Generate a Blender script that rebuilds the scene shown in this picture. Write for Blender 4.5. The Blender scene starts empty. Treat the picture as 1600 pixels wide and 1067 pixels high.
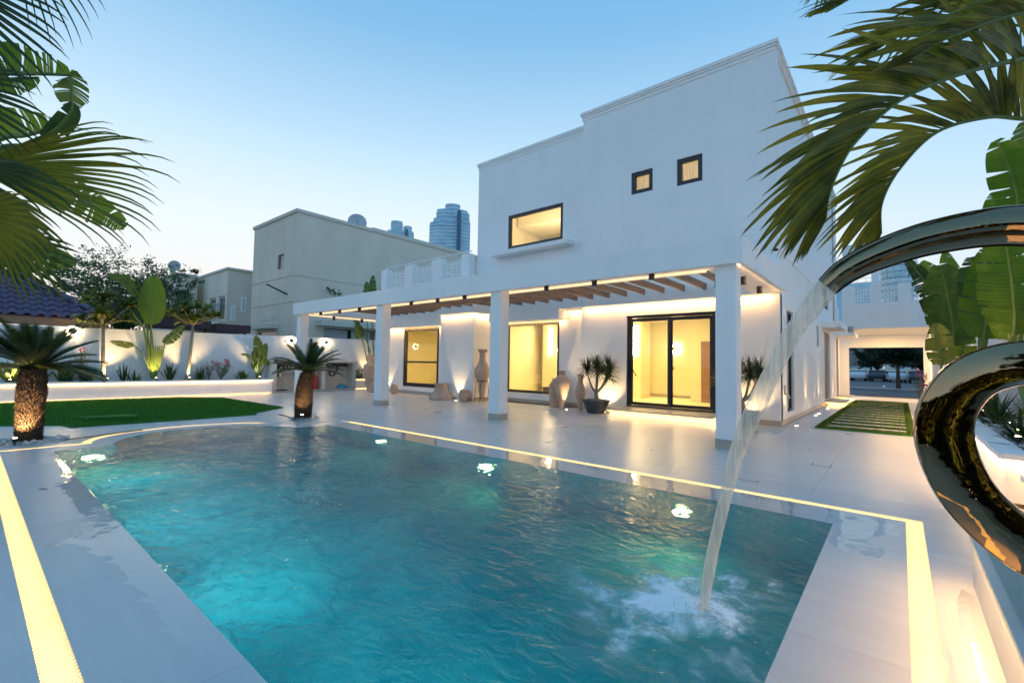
import bpy, bmesh, math, random
from mathutils import Vector, Matrix, noise
R = math.radians
random.seed(7)
S = bpy.context.scene
COL = S.collection

# ------------------------------------------------------------------ camera
CX, CY, FPX = 800.0, 533.5, 720.4
yaw, pit, rol = R(40.06), R(2.67), R(0.99)
cf = Vector((-math.sin(yaw)*math.cos(pit), math.cos(yaw)*math.cos(pit), math.sin(pit)))
cr0 = Vector((math.cos(yaw), math.sin(yaw), 0)); cu0 = cr0.cross(cf)
cr = cr0*math.cos(rol) + cu0*math.sin(rol); cu = cu0*math.cos(rol) - cr0*math.sin(rol)
EYE = Vector((0, 0, 1.5))
cam = bpy.data.cameras.new('camera'); cam.sensor_width = 36; cam.lens = FPX/1600*36
cam.clip_start = 0.05; cam.clip_end = 4000
co = bpy.data.objects.new('camera', cam); COL.objects.link(co); S.camera = co
co.matrix_world = Matrix(((cr.x, cu.x, -cf.x, EYE.x), (cr.y, cu.y, -cf.y, EYE.y), (cr.z, cu.z, -cf.z, EYE.z), (0, 0, 0, 1)))
def ray(px, py): return cf + cr*((px-CX)/FPX) - cu*((py-CY)/FPX)
def at(px, py, d): return EYE + ray(px, py)*d
def on(px, py, ax, val):
    d = ray(px, py); return EYE + d*((val-EYE[ax])/d[ax])

# ------------------------------------------------------------------ world: clear dusk sky, after sunset
W = bpy.data.worlds.new('World'); S.world = W; W.use_nodes = True
wn, wl = W.node_tree.nodes, W.node_tree.links
bg = wn['Background']; bg.inputs[1].default_value = 1.0
tc = wn.new('ShaderNodeTexCoord'); sx = wn.new('ShaderNodeSeparateXYZ'); wl.new(tc.outputs['Generated'], sx.inputs[0])
def wramp(stops):
    r = wn.new('ShaderNodeValToRGB'); r.color_ramp.interpolation = 'B_SPLINE'
    e = r.color_ramp.elements
    while len(e) < len(stops): e.new(0.5)
    for i, (p, c) in enumerate(stops): e[i].position = p; e[i].color = (*c, 1)
    wl.new(sx.outputs[2], r.inputs[0]); return r
warm = wramp([(0, (.38, .32, .28)), (.10, (.40, .375, .355)), (.20, (.385, .405, .41)), (.30, (.33, .395, .43)), (.43, (.215, .32, .41)), (.60, (.082, .205, .34)), (1, (.05, .15, .30))])
cool = wramp([(0, (.30, .33, .37)), (.10, (.28, .34, .40)), (.20, (.23, .33, .42)), (.30, (.17, .29, .41)), (.43, (.125, .25, .39)), (.60, (.078, .20, .345)), (1, (.05, .15, .30))])
dt = wn.new('ShaderNodeVectorMath'); dt.operation = 'DOT_PRODUCT'
sd = Vector((-.90, .43, 0)).normalized(); dt.inputs[1].default_value = sd
wl.new(tc.outputs['Generated'], dt.inputs[0])
mr = wn.new('ShaderNodeMapRange'); mr.interpolation_type = 'SMOOTHSTEP'
mr.inputs[1].default_value = -.35; mr.inputs[2].default_value = .95; wl.new(dt.outputs['Value'], mr.inputs[0])
mx = wn.new('ShaderNodeMix'); mx.data_type = 'RGBA'
wl.new(mr.outputs[0], mx.inputs[0]); wl.new(cool.outputs[0], mx.inputs[6]); wl.new(warm.outputs[0], mx.inputs[7])
wl.new(mx.outputs[2], bg.inputs[0])

S.view_settings.view_transform = 'Standard'; S.view_settings.look = 'None'
S.view_settings.exposure = 1.30; S.view_settings.gamma = 1.0; S.view_settings.use_curve_mapping = False
S.render.engine = 'CYCLES'
cy = S.cycles; cy.use_denoising = True; cy.max_bounces = 9; cy.transparent_max_bounces = 14
cy.diffuse_bounces = 4; cy.glossy_bounces = 4; cy.transmission_bounces = 6; cy.sample_clamp_indirect = 4
cy.caustics_reflective = False
LED = (1.0, .66, .29)

# ------------------------------------------------------------------ materials
def newmat(name):
    m = bpy.data.materials.new(name); m.use_nodes = True
    return m, m.node_tree.nodes, m.node_tree.links
def bump(n, l, height, bsdf, dist=.01, st=1.0):
    b = n.new('ShaderNodeBump'); b.inputs['Distance'].default_value = dist; b.inputs['Strength'].default_value = st
    l.new(height, b.inputs['Height']); l.new(b.outputs[0], bsdf.inputs['Normal']); return b
def surf(name, c1, c2=None, rough=.5, scale=3.0, stretch=(1, 1, 1), metal=0.0, bscale=60, bdist=.002, detail=5, spec=.5,
         coord='Object', r2=None, coat=0):
    """principled with a two-colour noise and fine bump"""
    m, n, l = newmat(name); p = n['Principled BSDF']
    p.inputs['Roughness'].default_value = rough; p.inputs['Metallic'].default_value = metal
    p.inputs['Specular IOR Level'].default_value = spec
    if coat: p.inputs['Coat Weight'].default_value = coat; p.inputs['Coat Roughness'].default_value = .1
    t = n.new('ShaderNodeTexCoord'); mp = n.new('ShaderNodeMapping'); mp.inputs['Scale'].default_value = stretch
    l.new(t.outputs[coord], mp.inputs[0])
    nz = n.new('ShaderNodeTexNoise'); nz.inputs['Scale'].default_value = scale; nz.inputs['Detail'].default_value = detail
    l.new(mp.outputs[0], nz.inputs['Vector'])
    rp = n.new('ShaderNodeValToRGB'); e = rp.color_ramp.elements
    e[0].position = .32; e[1].position = .68
    c2 = c2 or c1; e[0].color = (*c1, 1); e[1].color = (*c2, 1)
    l.new(nz.outputs[0], rp.inputs[0]); l.new(rp.outputs[0], p.inputs['Base Color'])
    if r2 is not None:
        q = n.new('ShaderNodeMapRange'); q.inputs[3].default_value = rough; q.inputs[4].default_value = r2
        l.new(nz.outputs[0], q.inputs[0]); l.new(q.outputs[0], p.inputs['Roughness'])
    if bdist:
        b2 = n.new('ShaderNodeTexNoise'); b2.inputs['Scale'].default_value = bscale; b2.inputs['Detail'].default_value = 4
        l.new(mp.outputs[0], b2.inputs['Vector']); bump(n, l, b2.outputs[0], p, bdist)
    return m
def emit(name, col, st):
    m, n, l = newmat(name); n.remove(n['Principled BSDF'])
    e = n.new('ShaderNodeEmission'); e.inputs[0].default_value = (*col, 1); e.inputs[1].default_value = st
    l.new(e.outputs[0], n['Material Output'].inputs[0]); return m
def leafmat(name, c1, c2, rough=.38, trans=.35, scale=6.0, tint=None):
    m, n, l = newmat(name); p = n['Principled BSDF']; p.inputs['Roughness'].default_value = rough
    p.inputs['Specular IOR Level'].default_value = .35
    g = n.new('ShaderNodeTexCoord'); oi = n.new('ShaderNodeObjectInfo')
    nz = n.new('ShaderNodeTexNoise'); nz.inputs['Scale'].default_value = scale; nz.inputs['Detail'].default_value = 3
    l.new(g.outputs['Object'], nz.inputs['Vector'])
    ad = n.new('ShaderNodeMath'); ad.operation = 'MULTIPLY_ADD'; ad.inputs[1].default_value = .5; ad.inputs[2].default_value = -.25
    l.new(oi.outputs['Random'], ad.inputs[0])
    a2 = n.new('ShaderNodeMath'); l.new(nz.outputs[0], a2.inputs[0]); l.new(ad.outputs[0], a2.inputs[1])
    rp = n.new('ShaderNodeValToRGB'); rp.color_ramp.elements[0].position = .25; rp.color_ramp.elements[1].position = .75
    rp.color_ramp.elements[0].color = (*c1, 1); rp.color_ramp.elements[1].color = (*c2, 1)
    l.new(a2.outputs[0], rp.inputs[0])
    ar = n.new('ShaderNodeAttribute'); ar.attribute_name = 'rib'; av = n.new('ShaderNodeAttribute'); av.attribute_name = 'vein'
    rm = n.new('ShaderNodeMapRange'); rm.inputs[1].default_value = .86; rm.inputs[2].default_value = 1.0; rm.inputs[3].default_value = 0; rm.inputs[4].default_value = .55; l.new(ar.outputs['Fac'], rm.inputs[0])
    vs = n.new('ShaderNodeMath'); vs.operation = 'MULTIPLY'; vs.inputs[1].default_value = 6.283; l.new(av.outputs['Fac'], vs.inputs[0])
    sn = n.new('ShaderNodeMath'); sn.operation = 'SINE'; l.new(vs.outputs[0], sn.inputs[0])
    vm = n.new('ShaderNodeMapRange'); vm.inputs[1].default_value = -1; vm.inputs[3].default_value = .80; vm.inputs[4].default_value = 1.12; l.new(sn.outputs[0], vm.inputs[0])
    c1_ = n.new('ShaderNodeMix'); c1_.data_type = 'RGBA'; c1_.blend_type = 'MULTIPLY'; c1_.inputs[0].default_value = 1; l.new(rp.outputs[0], c1_.inputs[6]); l.new(vm.outputs[0], c1_.inputs[7])
    c2_ = n.new('ShaderNodeMix'); c2_.data_type = 'RGBA'; c2_.inputs[7].default_value = (min(1, c2[0]*2.2), min(1, c2[1]*1.9), c2[2]*2, 1); l.new(rm.outputs[0], c2_.inputs[0]); l.new(c1_.outputs[2], c2_.inputs[6])
    l.new(c2_.outputs[2], p.inputs['Base Color'])
    wv = n.new('ShaderNodeTexNoise'); wv.inputs['Scale'].default_value = 90; l.new(g.outputs['Object'], wv.inputs['Vector'])
    hs = n.new('ShaderNodeMath'); hs.operation = 'MULTIPLY_ADD'; hs.inputs[1].default_value = .6; l.new(sn.outputs[0], hs.inputs[0]); l.new(wv.outputs[0], hs.inputs[2])
    bump(n, l, hs.outputs[0], p, .0012)
    tr = n.new('ShaderNodeBsdfTranslucent')
    hm = n.new('ShaderNodeHueSaturation'); hm.inputs['Value'].default_value = 1.7; hm.inputs['Hue'].default_value = .48
    l.new(c2_.outputs[2], hm.inputs['Color']); l.new(hm.outputs[0], tr.inputs[0])
    ms = n.new('ShaderNodeMixShader'); ms.inputs[0].default_value = trans
    l.new(p.outputs[0], ms.inputs[1]); l.new(tr.outputs[0], ms.inputs[2]); l.new(ms.outputs[0], n['Material Output'].inputs[0])
    return m
M = {}
def tube_light(parent, x, y, z, L, wd, e, direction, along):
    """the light cast by a led strip: a thin area lamp hidden in the strip's slot"""
    d = Vector(direction); o = lamp('AREA', 'strip_lamp', (x, y, z), e, (1, .56, .22), sx=L, sy=wd, parent=parent)
    zc = -d.normalized(); xc = Vector(along).normalized(); yc = zc.cross(xc); o.rotation_euler = Matrix((xc, yc, zc)).transposed().to_euler(); return o
def plaster_mat():
    m, n, l = newmat('white_plaster'); p = n['Principled BSDF']; p.inputs['Roughness'].default_value = .72
    ge = n.new('ShaderNodeNewGeometry')
    mp = n.new('ShaderNodeMapping'); mp.inputs['Scale'].default_value = (2.2, 2.2, .16); l.new(ge.outputs['Position'], mp.inputs[0])
    s1 = n.new('ShaderNodeTexNoise'); s1.inputs['Scale'].default_value = 1.0; s1.inputs['Detail'].default_value = 7; s1.inputs['Roughness'].default_value = .65; l.new(mp.outputs[0], s1.inputs[0])
    s2 = n.new('ShaderNodeTexNoise'); s2.inputs['Scale'].default_value = .55; s2.inputs['Detail'].default_value = 5; l.new(ge.outputs['Position'], s2.inputs[0])
    r1 = n.new('ShaderNodeMapRange'); r1.inputs[1].default_value = .42; r1.inputs[2].default_value = .75; r1.inputs[3].default_value = 1.0; r1.inputs[4].default_value = .965; l.new(s1.outputs[0], r1.inputs[0])
    r2 = n.new('ShaderNodeMapRange'); r2.inputs[1].default_value = .3; r2.inputs[2].default_value = .7; r2.inputs[3].default_value = .965; r2.inputs[4].default_value = 1.01; l.new(s2.outputs[0], r2.inputs[0])
    mu = n.new('ShaderNodeMath'); mu.operation = 'MULTIPLY'; l.new(r1.outputs[0], mu.inputs[0]); l.new(r2.outputs[0], mu.inputs[1])
    mc = n.new('ShaderNodeMix'); mc.data_type = 'RGBA'; mc.blend_type = 'MULTIPLY'; mc.inputs[0].default_value = 1; mc.inputs[6].default_value = (.89, .888, .885, 1); l.new(mu.outputs[0], mc.inputs[7]); l.new(mc.outputs[2], p.inputs['Base Color'])
    b1 = n.new('ShaderNodeTexNoise'); b1.inputs['Scale'].default_value = 3.0; b1.inputs['Detail'].default_value = 8; b1.inputs['Roughness'].default_value = .7; l.new(ge.outputs['Position'], b1.inputs[0])
    bump(n, l, b1.outputs[0], p, .008, .7)
    return m
M['plaster'] = plaster_mat()
M['plaster_in'] = surf('interior_paint', (.83, .79, .64), (.87, .83, .68), .6, .6, bdist=0)
M['beige'] = surf('beige_render', (.68, .60, .49), (.76, .68, .56), .85, .7, (1, 1, .4), bscale=9, bdist=.006)
M['beige_trim'] = surf('beige_trim', (.60, .565, .49), (.66, .62, .54), .8, 1.2)
M['skirt'] = surf('beige_stone', (.40, .37, .32), (.48, .44, .38), .4, 4)
M['wood'] = surf('brown_timber', (.20, .105, .055), (.36, .21, .125), .55, 5, (10, .8, 10), bscale=30, bdist=.002)
M['black'] = surf('black_frame', (.014, .015, .018), (.02, .021, .025), .35, 4, bdist=0)
M['chrome'] = surf('polished_steel', (.31, .205, .115), (.37, .255, .15), .03, 2, metal=1, bscale=2.6, bdist=.010)
M['steel'] = surf('brushed_steel', (.45, .45, .46), (.55, .55, .56), .3, 5, metal=1, bdist=0)
M['terra'] = surf('weathered_terracotta', (.46, .33, .245), (.58, .43, .33), .85, 3, bscale=60, bdist=.0015)
M['pot'] = surf('grey_planter', (.035, .045, .055), (.06, .07, .08), .55, 6)
M['concrete'] = surf('counter_concrete', (.62, .58, .52), (.72, .68, .61), .6, 3)
M['red'] = surf('red_paint', (.55, .02, .02), (.62, .03, .03), .35, 3, bdist=0)
M['blue'] = surf('blue_plastic', (.03, .25, .42), (.05, .36, .55), .4, 6, bscale=8, bdist=.02)
M['bark'] = surf('palm_bark', (.035, .022, .014), (.12, .07, .04), .95, 14, bscale=40, bdist=.01)
M['bark_pale'] = surf('pale_bark', (.22, .18, .13), (.36, .30, .22), .9, 9, bscale=30, bdist=.006)
M['pebble'] = surf('white_pebbles', (.55, .53, .50), (.78, .77, .74), .6, 9, bdist=0)
M['soil'] = surf('dark_soil', (.03, .022, .015), (.06, .045, .03), .95, 6)
M['roof'] = surf('purple_grey_clay', (.085, .062, .115), (.13, .095, .165), .55, 4, bscale=30)
M['maroon'] = surf('maroon_fascia', (.055, .022, .03), (.075, .03, .04), .6, 3)
M['dish'] = surf('grey_dish', (.42, .46, .50), (.48, .52, .56), .6, 3, bdist=0)
M['asphalt'] = surf('asphalt', (.045, .05, .055), (.07, .075, .08), .7, 2, bscale=80)
M['paving'] = surf('street_paving', (.22, .20, .20), (.30, .27, .27), .8, 1.2)
M['ground'] = surf('sandy_ground', (.28, .24, .19), (.36, .31, .25), .9, .2)
M['carpaint'] = surf('dark_car_paint', (.02, .025, .035), (.03, .035, .05), .25, 3, bdist=0, coat=.5)
M['carwhite'] = surf('white_car_paint', (.55, .57, .6), (.6, .62, .65), .3, 3, bdist=0, coat=.5)
M['rubber'] = surf('rubber', (.02, .02, .02), (.03, .03, .03), .8, 3, bdist=0)
M['pink'] = surf('pink_petals', (.55, .03, .13), (.75, .07, .22), .6, 6, bdist=0)
M['hoard'] = surf('pale_hoarding', (.34, .31, .30), (.40, .37, .35), .8, .6)
M['led'] = emit('warm_led', (1, .56, .17), 3.2)
M['led_soft'] = emit('warm_led_soft', (1, .66, .22), 2.6)
M['led_low'] = emit('warm_led_low', (1, .60, .28), .9)
M['lamp'] = emit('lamp_glow', (1, .74, .42), 16)
M['poollamp'] = emit('pool_lamp_glow', (1, .74, .28), 7)
M['groundglow'] = emit('floor_light_glow', (1, .82, .58), 14)
def diffuser():
    m, n, l = newmat('white_grille'); p = n['Principled BSDF']; p.inputs['Base Color'].default_value = (.85, .80, .68, 1); p.inputs['Roughness'].default_value = .35
    tr = n.new('ShaderNodeBsdfTranslucent'); tr.inputs[0].default_value = (.95, .86, .62, 1); ms = n.new('ShaderNodeMixShader'); ms.inputs[0].default_value = .25
    l.new(p.outputs[0], ms.inputs[1]); l.new(tr.outputs[0], ms.inputs[2]); l.new(ms.outputs[0], n['Material Output'].inputs[0]); return m
M['grate'] = diffuser()
M['g_palm'] = leafmat('palm_green', (.065, .088, .012), (.27, .25, .022), .36, .45)
M['g_fan'] = leafmat('fan_palm_green', (.055, .11, .018), (.24, .23, .018), .4, .42, 3)
M['g_banana'] = leafmat('banana_green', (.075, .16, .012), (.18, .26, .022), .42, .5, 2.5)
M['g_dark'] = leafmat('dark_green', (.020, .055, .018), (.055, .11, .022), .42, .2)
M['g_cycad'] = leafmat('cycad_green', (.018, .040, .012), (.075, .085, .016), .4, .2)
M['g_drac'] = leafmat('dracaena_green', (.018, .05, .022), (.065, .105, .035), .4, .15)
M['g_mid'] = leafmat('mid_green', (.055, .12, .018), (.16, .20, .035), .45, .35)
M['g_frangi'] = leafmat('frangipani_green', (.07, .12, .018), (.22, .24, .04), .42, .4)
M['g_tree'] = leafmat('tree_green', (.05, .095, .045), (.11, .17, .075), .6, .3)
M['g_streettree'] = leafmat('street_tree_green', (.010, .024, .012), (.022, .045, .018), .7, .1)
M['stem'] = surf('green_stem', (.10, .16, .03), (.18, .24, .05), .5, 4)
M['turf'] = surf('artificial_turf', (.022, .13, .008), (.045, .20, .016), .9, 30, bscale=140, bdist=.01)
M['blade'] = leafmat('turf_blades', (.022, .15, .008), (.07, .26, .02), .6, .3, 5)
M['blade2'] = leafmat('path_turf_blades', (.045, .10, .012), (.10, .17, .02), .6, .3, 5)

def tile_mat():
    m, n, l = newmat('porcelain_tile'); p = n['Principled BSDF']
    t = n.new('ShaderNodeTexCoord'); oi = n.new('ShaderNodeObjectInfo')
    mp = n.new('ShaderNodeMapping'); mp.inputs['Scale'].default_value = (.8, 5.0, 1)
    cx = n.new('ShaderNodeCombineXYZ'); sc = n.new('ShaderNodeMath'); sc.operation = 'MULTIPLY_ADD'; sc.inputs[1].default_value = 37; sc.inputs[2].default_value = 3.3; cx.inputs[2].default_value = 5.37
    l.new(oi.outputs['Random'], sc.inputs[0]); l.new(sc.outputs[0], cx.inputs[0]); l.new(sc.outputs[0], cx.inputs[1])
    l.new(t.outputs['Object'], mp.inputs[0]); l.new(cx.outputs[0], mp.inputs[1])
    nz = n.new('ShaderNodeTexNoise'); nz.inputs['Scale'].default_value = 1.3; nz.inputs['Detail'].default_value = 8; nz.inputs['Distortion'].default_value = .25
    l.new(mp.outputs[0], nz.inputs['Vector'])
    rp = n.new('ShaderNodeValToRGB'); e = rp.color_ramp.elements; e[0].position = .2; e[1].position = .8
    e[0].color = (.56, .55, .53, 1); e[1].color = (.65, .64, .62, 1)
    l.new(nz.outputs[0], rp.inputs[0])
    n2 = n.new('ShaderNodeTexNoise'); n2.inputs['Scale'].default_value = .6; n2.inputs['Detail'].default_value = 2
    ge = n.new('ShaderNodeNewGeometry'); l.new(ge.outputs['Position'], n2.inputs['Vector'])
    r2 = n.new('ShaderNodeMapRange'); r2.inputs[1].default_value = .2; r2.inputs[2].default_value = .8; r2.inputs[3].default_value = .25; r2.inputs[4].default_value = .37
    l.new(n2.outputs[0], r2.inputs[0]); l.new(r2.outputs[0], p.inputs['Roughness'])
    hv = n.new('ShaderNodeMix'); hv.data_type = 'RGBA'; hv.blend_type = 'MULTIPLY'; hv.inputs[0].default_value = 1
    vr = n.new('ShaderNodeMapRange'); vr.inputs[3].default_value = .93; vr.inputs[4].default_value = 1.03
    l.new(oi.outputs['Random'], vr.inputs[0]); l.new(rp.outputs[0], hv.inputs[6]); l.new(vr.outputs[0], hv.inputs[7])
    l.new(hv.outputs[2], p.inputs['Base Color'])
    b = n.new('ShaderNodeTexNoise'); b.inputs['Scale'].default_value = 45; l.new(mp.outputs[0], b.inputs['Vector']); bump(n, l, b.outputs[0], p, .0008)
    return m
M['tile'] = tile_mat()
M['grout'] = surf('dark_grout', (.26, .25, .24), (.30, .29, .28), .9, 5, bdist=0)

def pool_tile():
    m, n, l = newmat('pool_mosaic'); p = n['Principled BSDF']; p.inputs['Roughness'].default_value = .3
    t = n.new('ShaderNodeTexCoord')
    nz = n.new('ShaderNodeTexNoise'); nz.inputs['Scale'].default_value = .9; nz.inputs['Detail'].default_value = 6; nz.inputs['Distortion'].default_value = 1.2
    l.new(t.outputs['Object'], nz.inputs['Vector'])
    rp = n.new('ShaderNodeValToRGB'); e = rp.color_ramp.elements; e[0].position = .35; e[1].position = .66
    e[0].color = (.07, .34, .38, 1); e[1].color = (.28, .62, .64, 1)  # pale cloudy blotches stand in for light blurred through the ripples
    l.new(nz.outputs[0], rp.inputs[0])
    sep = n.new('ShaderNodeSeparateXYZ'); l.new(t.outputs['Object'], sep.inputs[0])
    ad = n.new('ShaderNodeMath'); l.new(sep.outputs[0], ad.inputs[0]); l.new(sep.outputs[1], ad.inputs[1])
    def lines(src):
        a = n.new('ShaderNodeMath'); a.operation = 'MULTIPLY'; a.inputs[1].default_value = 11; l.new(src, a.inputs[0])
        f = n.new('ShaderNodeMath'); f.operation = 'FRACT'; l.new(a.outputs[0], f.inputs[0])
        g = n.new('ShaderNodeMath'); g.operation = 'LESS_THAN'; g.inputs[1].default_value = .10; l.new(f.outputs[0], g.inputs[0]); return g.outputs[0]
    mxx = n.new('ShaderNodeMath'); mxx.operation = 'MAXIMUM'; l.new(lines(ad.outputs[0]), mxx.inputs[0]); l.new(lines(sep.outputs[2]), mxx.inputs[1])
    mc = n.new('ShaderNodeMix'); mc.data_type = 'RGBA'; mc.inputs[7].default_value = (.55, .68, .62, 1)
    l.new(mxx.outputs[0], mc.inputs[0]); l.new(rp.outputs[0], mc.inputs[6]); l.new(mc.outputs[2], p.inputs['Base Color'])
    return m
M['pooltile'] = pool_tile()

IMP = (-0.95, 2.94)
def water_mat():
    m, n, l = newmat('pool_water'); n.remove(n['Principled BSDF']); out = n['Material Output']
    t = n.new('ShaderNodeTexCoord')
    mp = n.new('ShaderNodeMapping'); mp.inputs['Scale'].default_value = (1, 1.6, 1); mp.inputs['Rotation'].default_value = (0, 0, R(35)); l.new(t.outputs['Object'], mp.inputs[0])
    n1 = n.new('ShaderNodeTexNoise'); n1.inputs['Scale'].default_value = 5.0; n1.inputs['Detail'].default_value = 4; n1.inputs['Roughness'].default_value = .5; n1.inputs['Distortion'].default_value = 1.2
    l.new(mp.outputs[0], n1.inputs['Vector'])
    b = n.new('ShaderNodeBump'); b.inputs['Distance'].default_value = .030; b.inputs['Strength'].default_value = .7; l.new(n1.outputs[0], b.inputs['Height'])
    fr = n.new('ShaderNodeFresnel'); fr.inputs[0].default_value = 1.33; l.new(b.outputs[0], fr.inputs[1])
    rf = n.new('ShaderNodeBsdfRefraction'); rf.inputs['IOR'].default_value = 1.33; rf.inputs['Roughness'].default_value = .06
    rf.inputs[0].default_value = (.75, .96, 1, 1)
    gl = n.new('ShaderNodeBsdfGlossy'); gl.inputs['Roughness'].default_value = .07
    l.new(b.outputs[0], rf.inputs['Normal']); l.new(b.outputs[0], gl.inputs['Normal'])
    s1 = n.new('ShaderNodeMixShader'); l.new(fr.outputs[0], s1.inputs[0]); l.new(rf.outputs[0], s1.inputs[1]); l.new(gl.outputs[0], s1.inputs[2])
    # aerated water: foam thrown outward from where the jet lands, plus faint cloudy churn
    sb = n.new('ShaderNodeVectorMath'); sb.operation = 'SUBTRACT'; sb.inputs[1].default_value = (IMP[0]-.12, IMP[1]+.06, 0); l.new(t.outputs['Object'], sb.inputs[0])
    sp = n.new('ShaderNodeSeparateXYZ'); l.new(sb.outputs[0], sp.inputs[0])
    an = n.new('ShaderNodeMath'); an.operation = 'ARCTAN2'; l.new(sp.outputs[1], an.inputs[0]); l.new(sp.outputs[0], an.inputs[1])
    ln = n.new('ShaderNodeVectorMath'); ln.operation = 'LENGTH'; l.new(sb.outputs[0], ln.inputs[0])
    cb = n.new('ShaderNodeCombineXYZ')
    sa = n.new('ShaderNodeMath'); sa.operation = 'SINE'; ca = n.new('ShaderNodeMath'); ca.operation = 'COSINE'; l.new(an.outputs[0], sa.inputs[0]); l.new(an.outputs[0], ca.inputs[0])
    l.new(sa.outputs[0], cb.inputs[0]); l.new(ca.outputs[0], cb.inputs[1]); l.new(ln.outputs['Value'], cb.inputs[2])
    fz = n.new('ShaderNodeTexNoise'); fz.inputs['Scale'].default_value = 4.5; fz.inputs['Detail'].default_value = 9; fz.inputs['Roughness'].default_value = .72; fz.inputs['Distortion'].default_value = .35
    l.new(t.outputs['Object'], fz.inputs['Vector'])
    big = n.new('ShaderNodeTexNoise'); big.inputs['Scale'].default_value = 1.35; big.inputs['Detail'].default_value = 3; of = n.new('ShaderNodeVectorMath'); of.operation = 'ADD'; of.inputs[1].default_value = (4.1, 2.7, 9.3); l.new(cb.outputs[0], of.inputs[0]); l.new(of.outputs[0], big.inputs['Vector'])
    rr = n.new('ShaderNodeMath'); rr.operation = 'MULTIPLY_ADD'; rr.inputs[1].default_value = -2.5; rr.inputs[2].default_value = 1.04; l.new(big.outputs[0], rr.inputs[0])
    r3 = n.new('ShaderNodeMath'); r3.operation = 'ADD'; l.new(rr.outputs[0], r3.inputs[0]); l.new(ln.outputs['Value'], r3.inputs[1])
    fa = n.new('ShaderNodeMapRange'); fa.interpolation_type = 'SMOOTHSTEP'; fa.inputs[1].default_value = .85; fa.inputs[2].default_value = .0; fa.inputs[3].default_value = 0; fa.inputs[4].default_value = 1.0
    l.new(r3.outputs[0], fa.inputs[0])
    fm = n.new('ShaderNodeMapRange'); fm.inputs[1].default_value = .36; fm.inputs[2].default_value = .66; l.new(fz.outputs[0], fm.inputs[0])
    hc = n.new('ShaderNodeMapRange'); hc.interpolation_type = 'SMOOTHSTEP'; hc.inputs[1].default_value = .46; hc.inputs[2].default_value = .0; hc.inputs[3].default_value = 0; hc.inputs[4].default_value = .85; l.new(ln.outputs['Value'], hc.inputs[0])
    m0 = n.new('ShaderNodeMath'); m0.operation = 'MULTIPLY'; l.new(fa.outputs[0], m0.inputs[0]); l.new(fm.outputs[0], m0.inputs[1])
    mu = n.new('ShaderNodeMath'); mu.operation = 'ADD'; mu.use_clamp = True; l.new(m0.outputs[0], mu.inputs[0]); l.new(hc.outputs[0], mu.inputs[1])
    ck = n.new('ShaderNodeTexNoise'); ck.inputs['Scale'].default_value = 1.9; ck.inputs['Detail'].default_value = 8; ck.inputs['Roughness'].default_value = .62; ck.inputs['Distortion'].default_value = 2.4
    l.new(mp.outputs[0], ck.inputs['Vector'])
    cm = n.new('ShaderNodeMapRange'); cm.inputs[1].default_value = .47; cm.inputs[2].default_value = .80; cm.inputs[3].default_value = .22; cm.inputs[4].default_value = .48
    l.new(ck.outputs[0], cm.inputs[0])
    mxm = n.new('ShaderNodeMath'); mxm.operation = 'MAXIMUM'; l.new(mu.outputs[0], mxm.inputs[0]); l.new(cm.outputs[0], mxm.inputs[1])
    cl = n.new('ShaderNodeMath'); cl.operation = 'MINIMUM'; cl.inputs[1].default_value = .93; l.new(mxm.outputs[0], cl.inputs[0])
    df = n.new('ShaderNodeBsdfDiffuse')
    fc = n.new('ShaderNodeMix'); fc.data_type = 'RGBA'; fc.inputs[6].default_value = (.004, .25, .32, 1); fc.inputs[7].default_value = (.84, .93, .95, 1)
    l.new(mu.outputs[0], fc.inputs[0]); l.new(fc.outputs[2], df.inputs[0])
    s2 = n.new('ShaderNodeMixShader'); l.new(cl.outputs[0], s2.inputs[0]); l.new(s1.outputs[0], s2.inputs[1]); l.new(df.outputs[0], s2.inputs[2])
    l.new(s2.outputs[0], out.inputs['Surface'])
    va = n.new('ShaderNodeVolumeAbsorption'); va.inputs[0].default_value = (.0, .74, .77, 1); va.inputs[1].default_value = .88
    l.new(va.outputs[0], out.inputs['Volume'])
    return m
M['water'] = water_mat()

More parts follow.
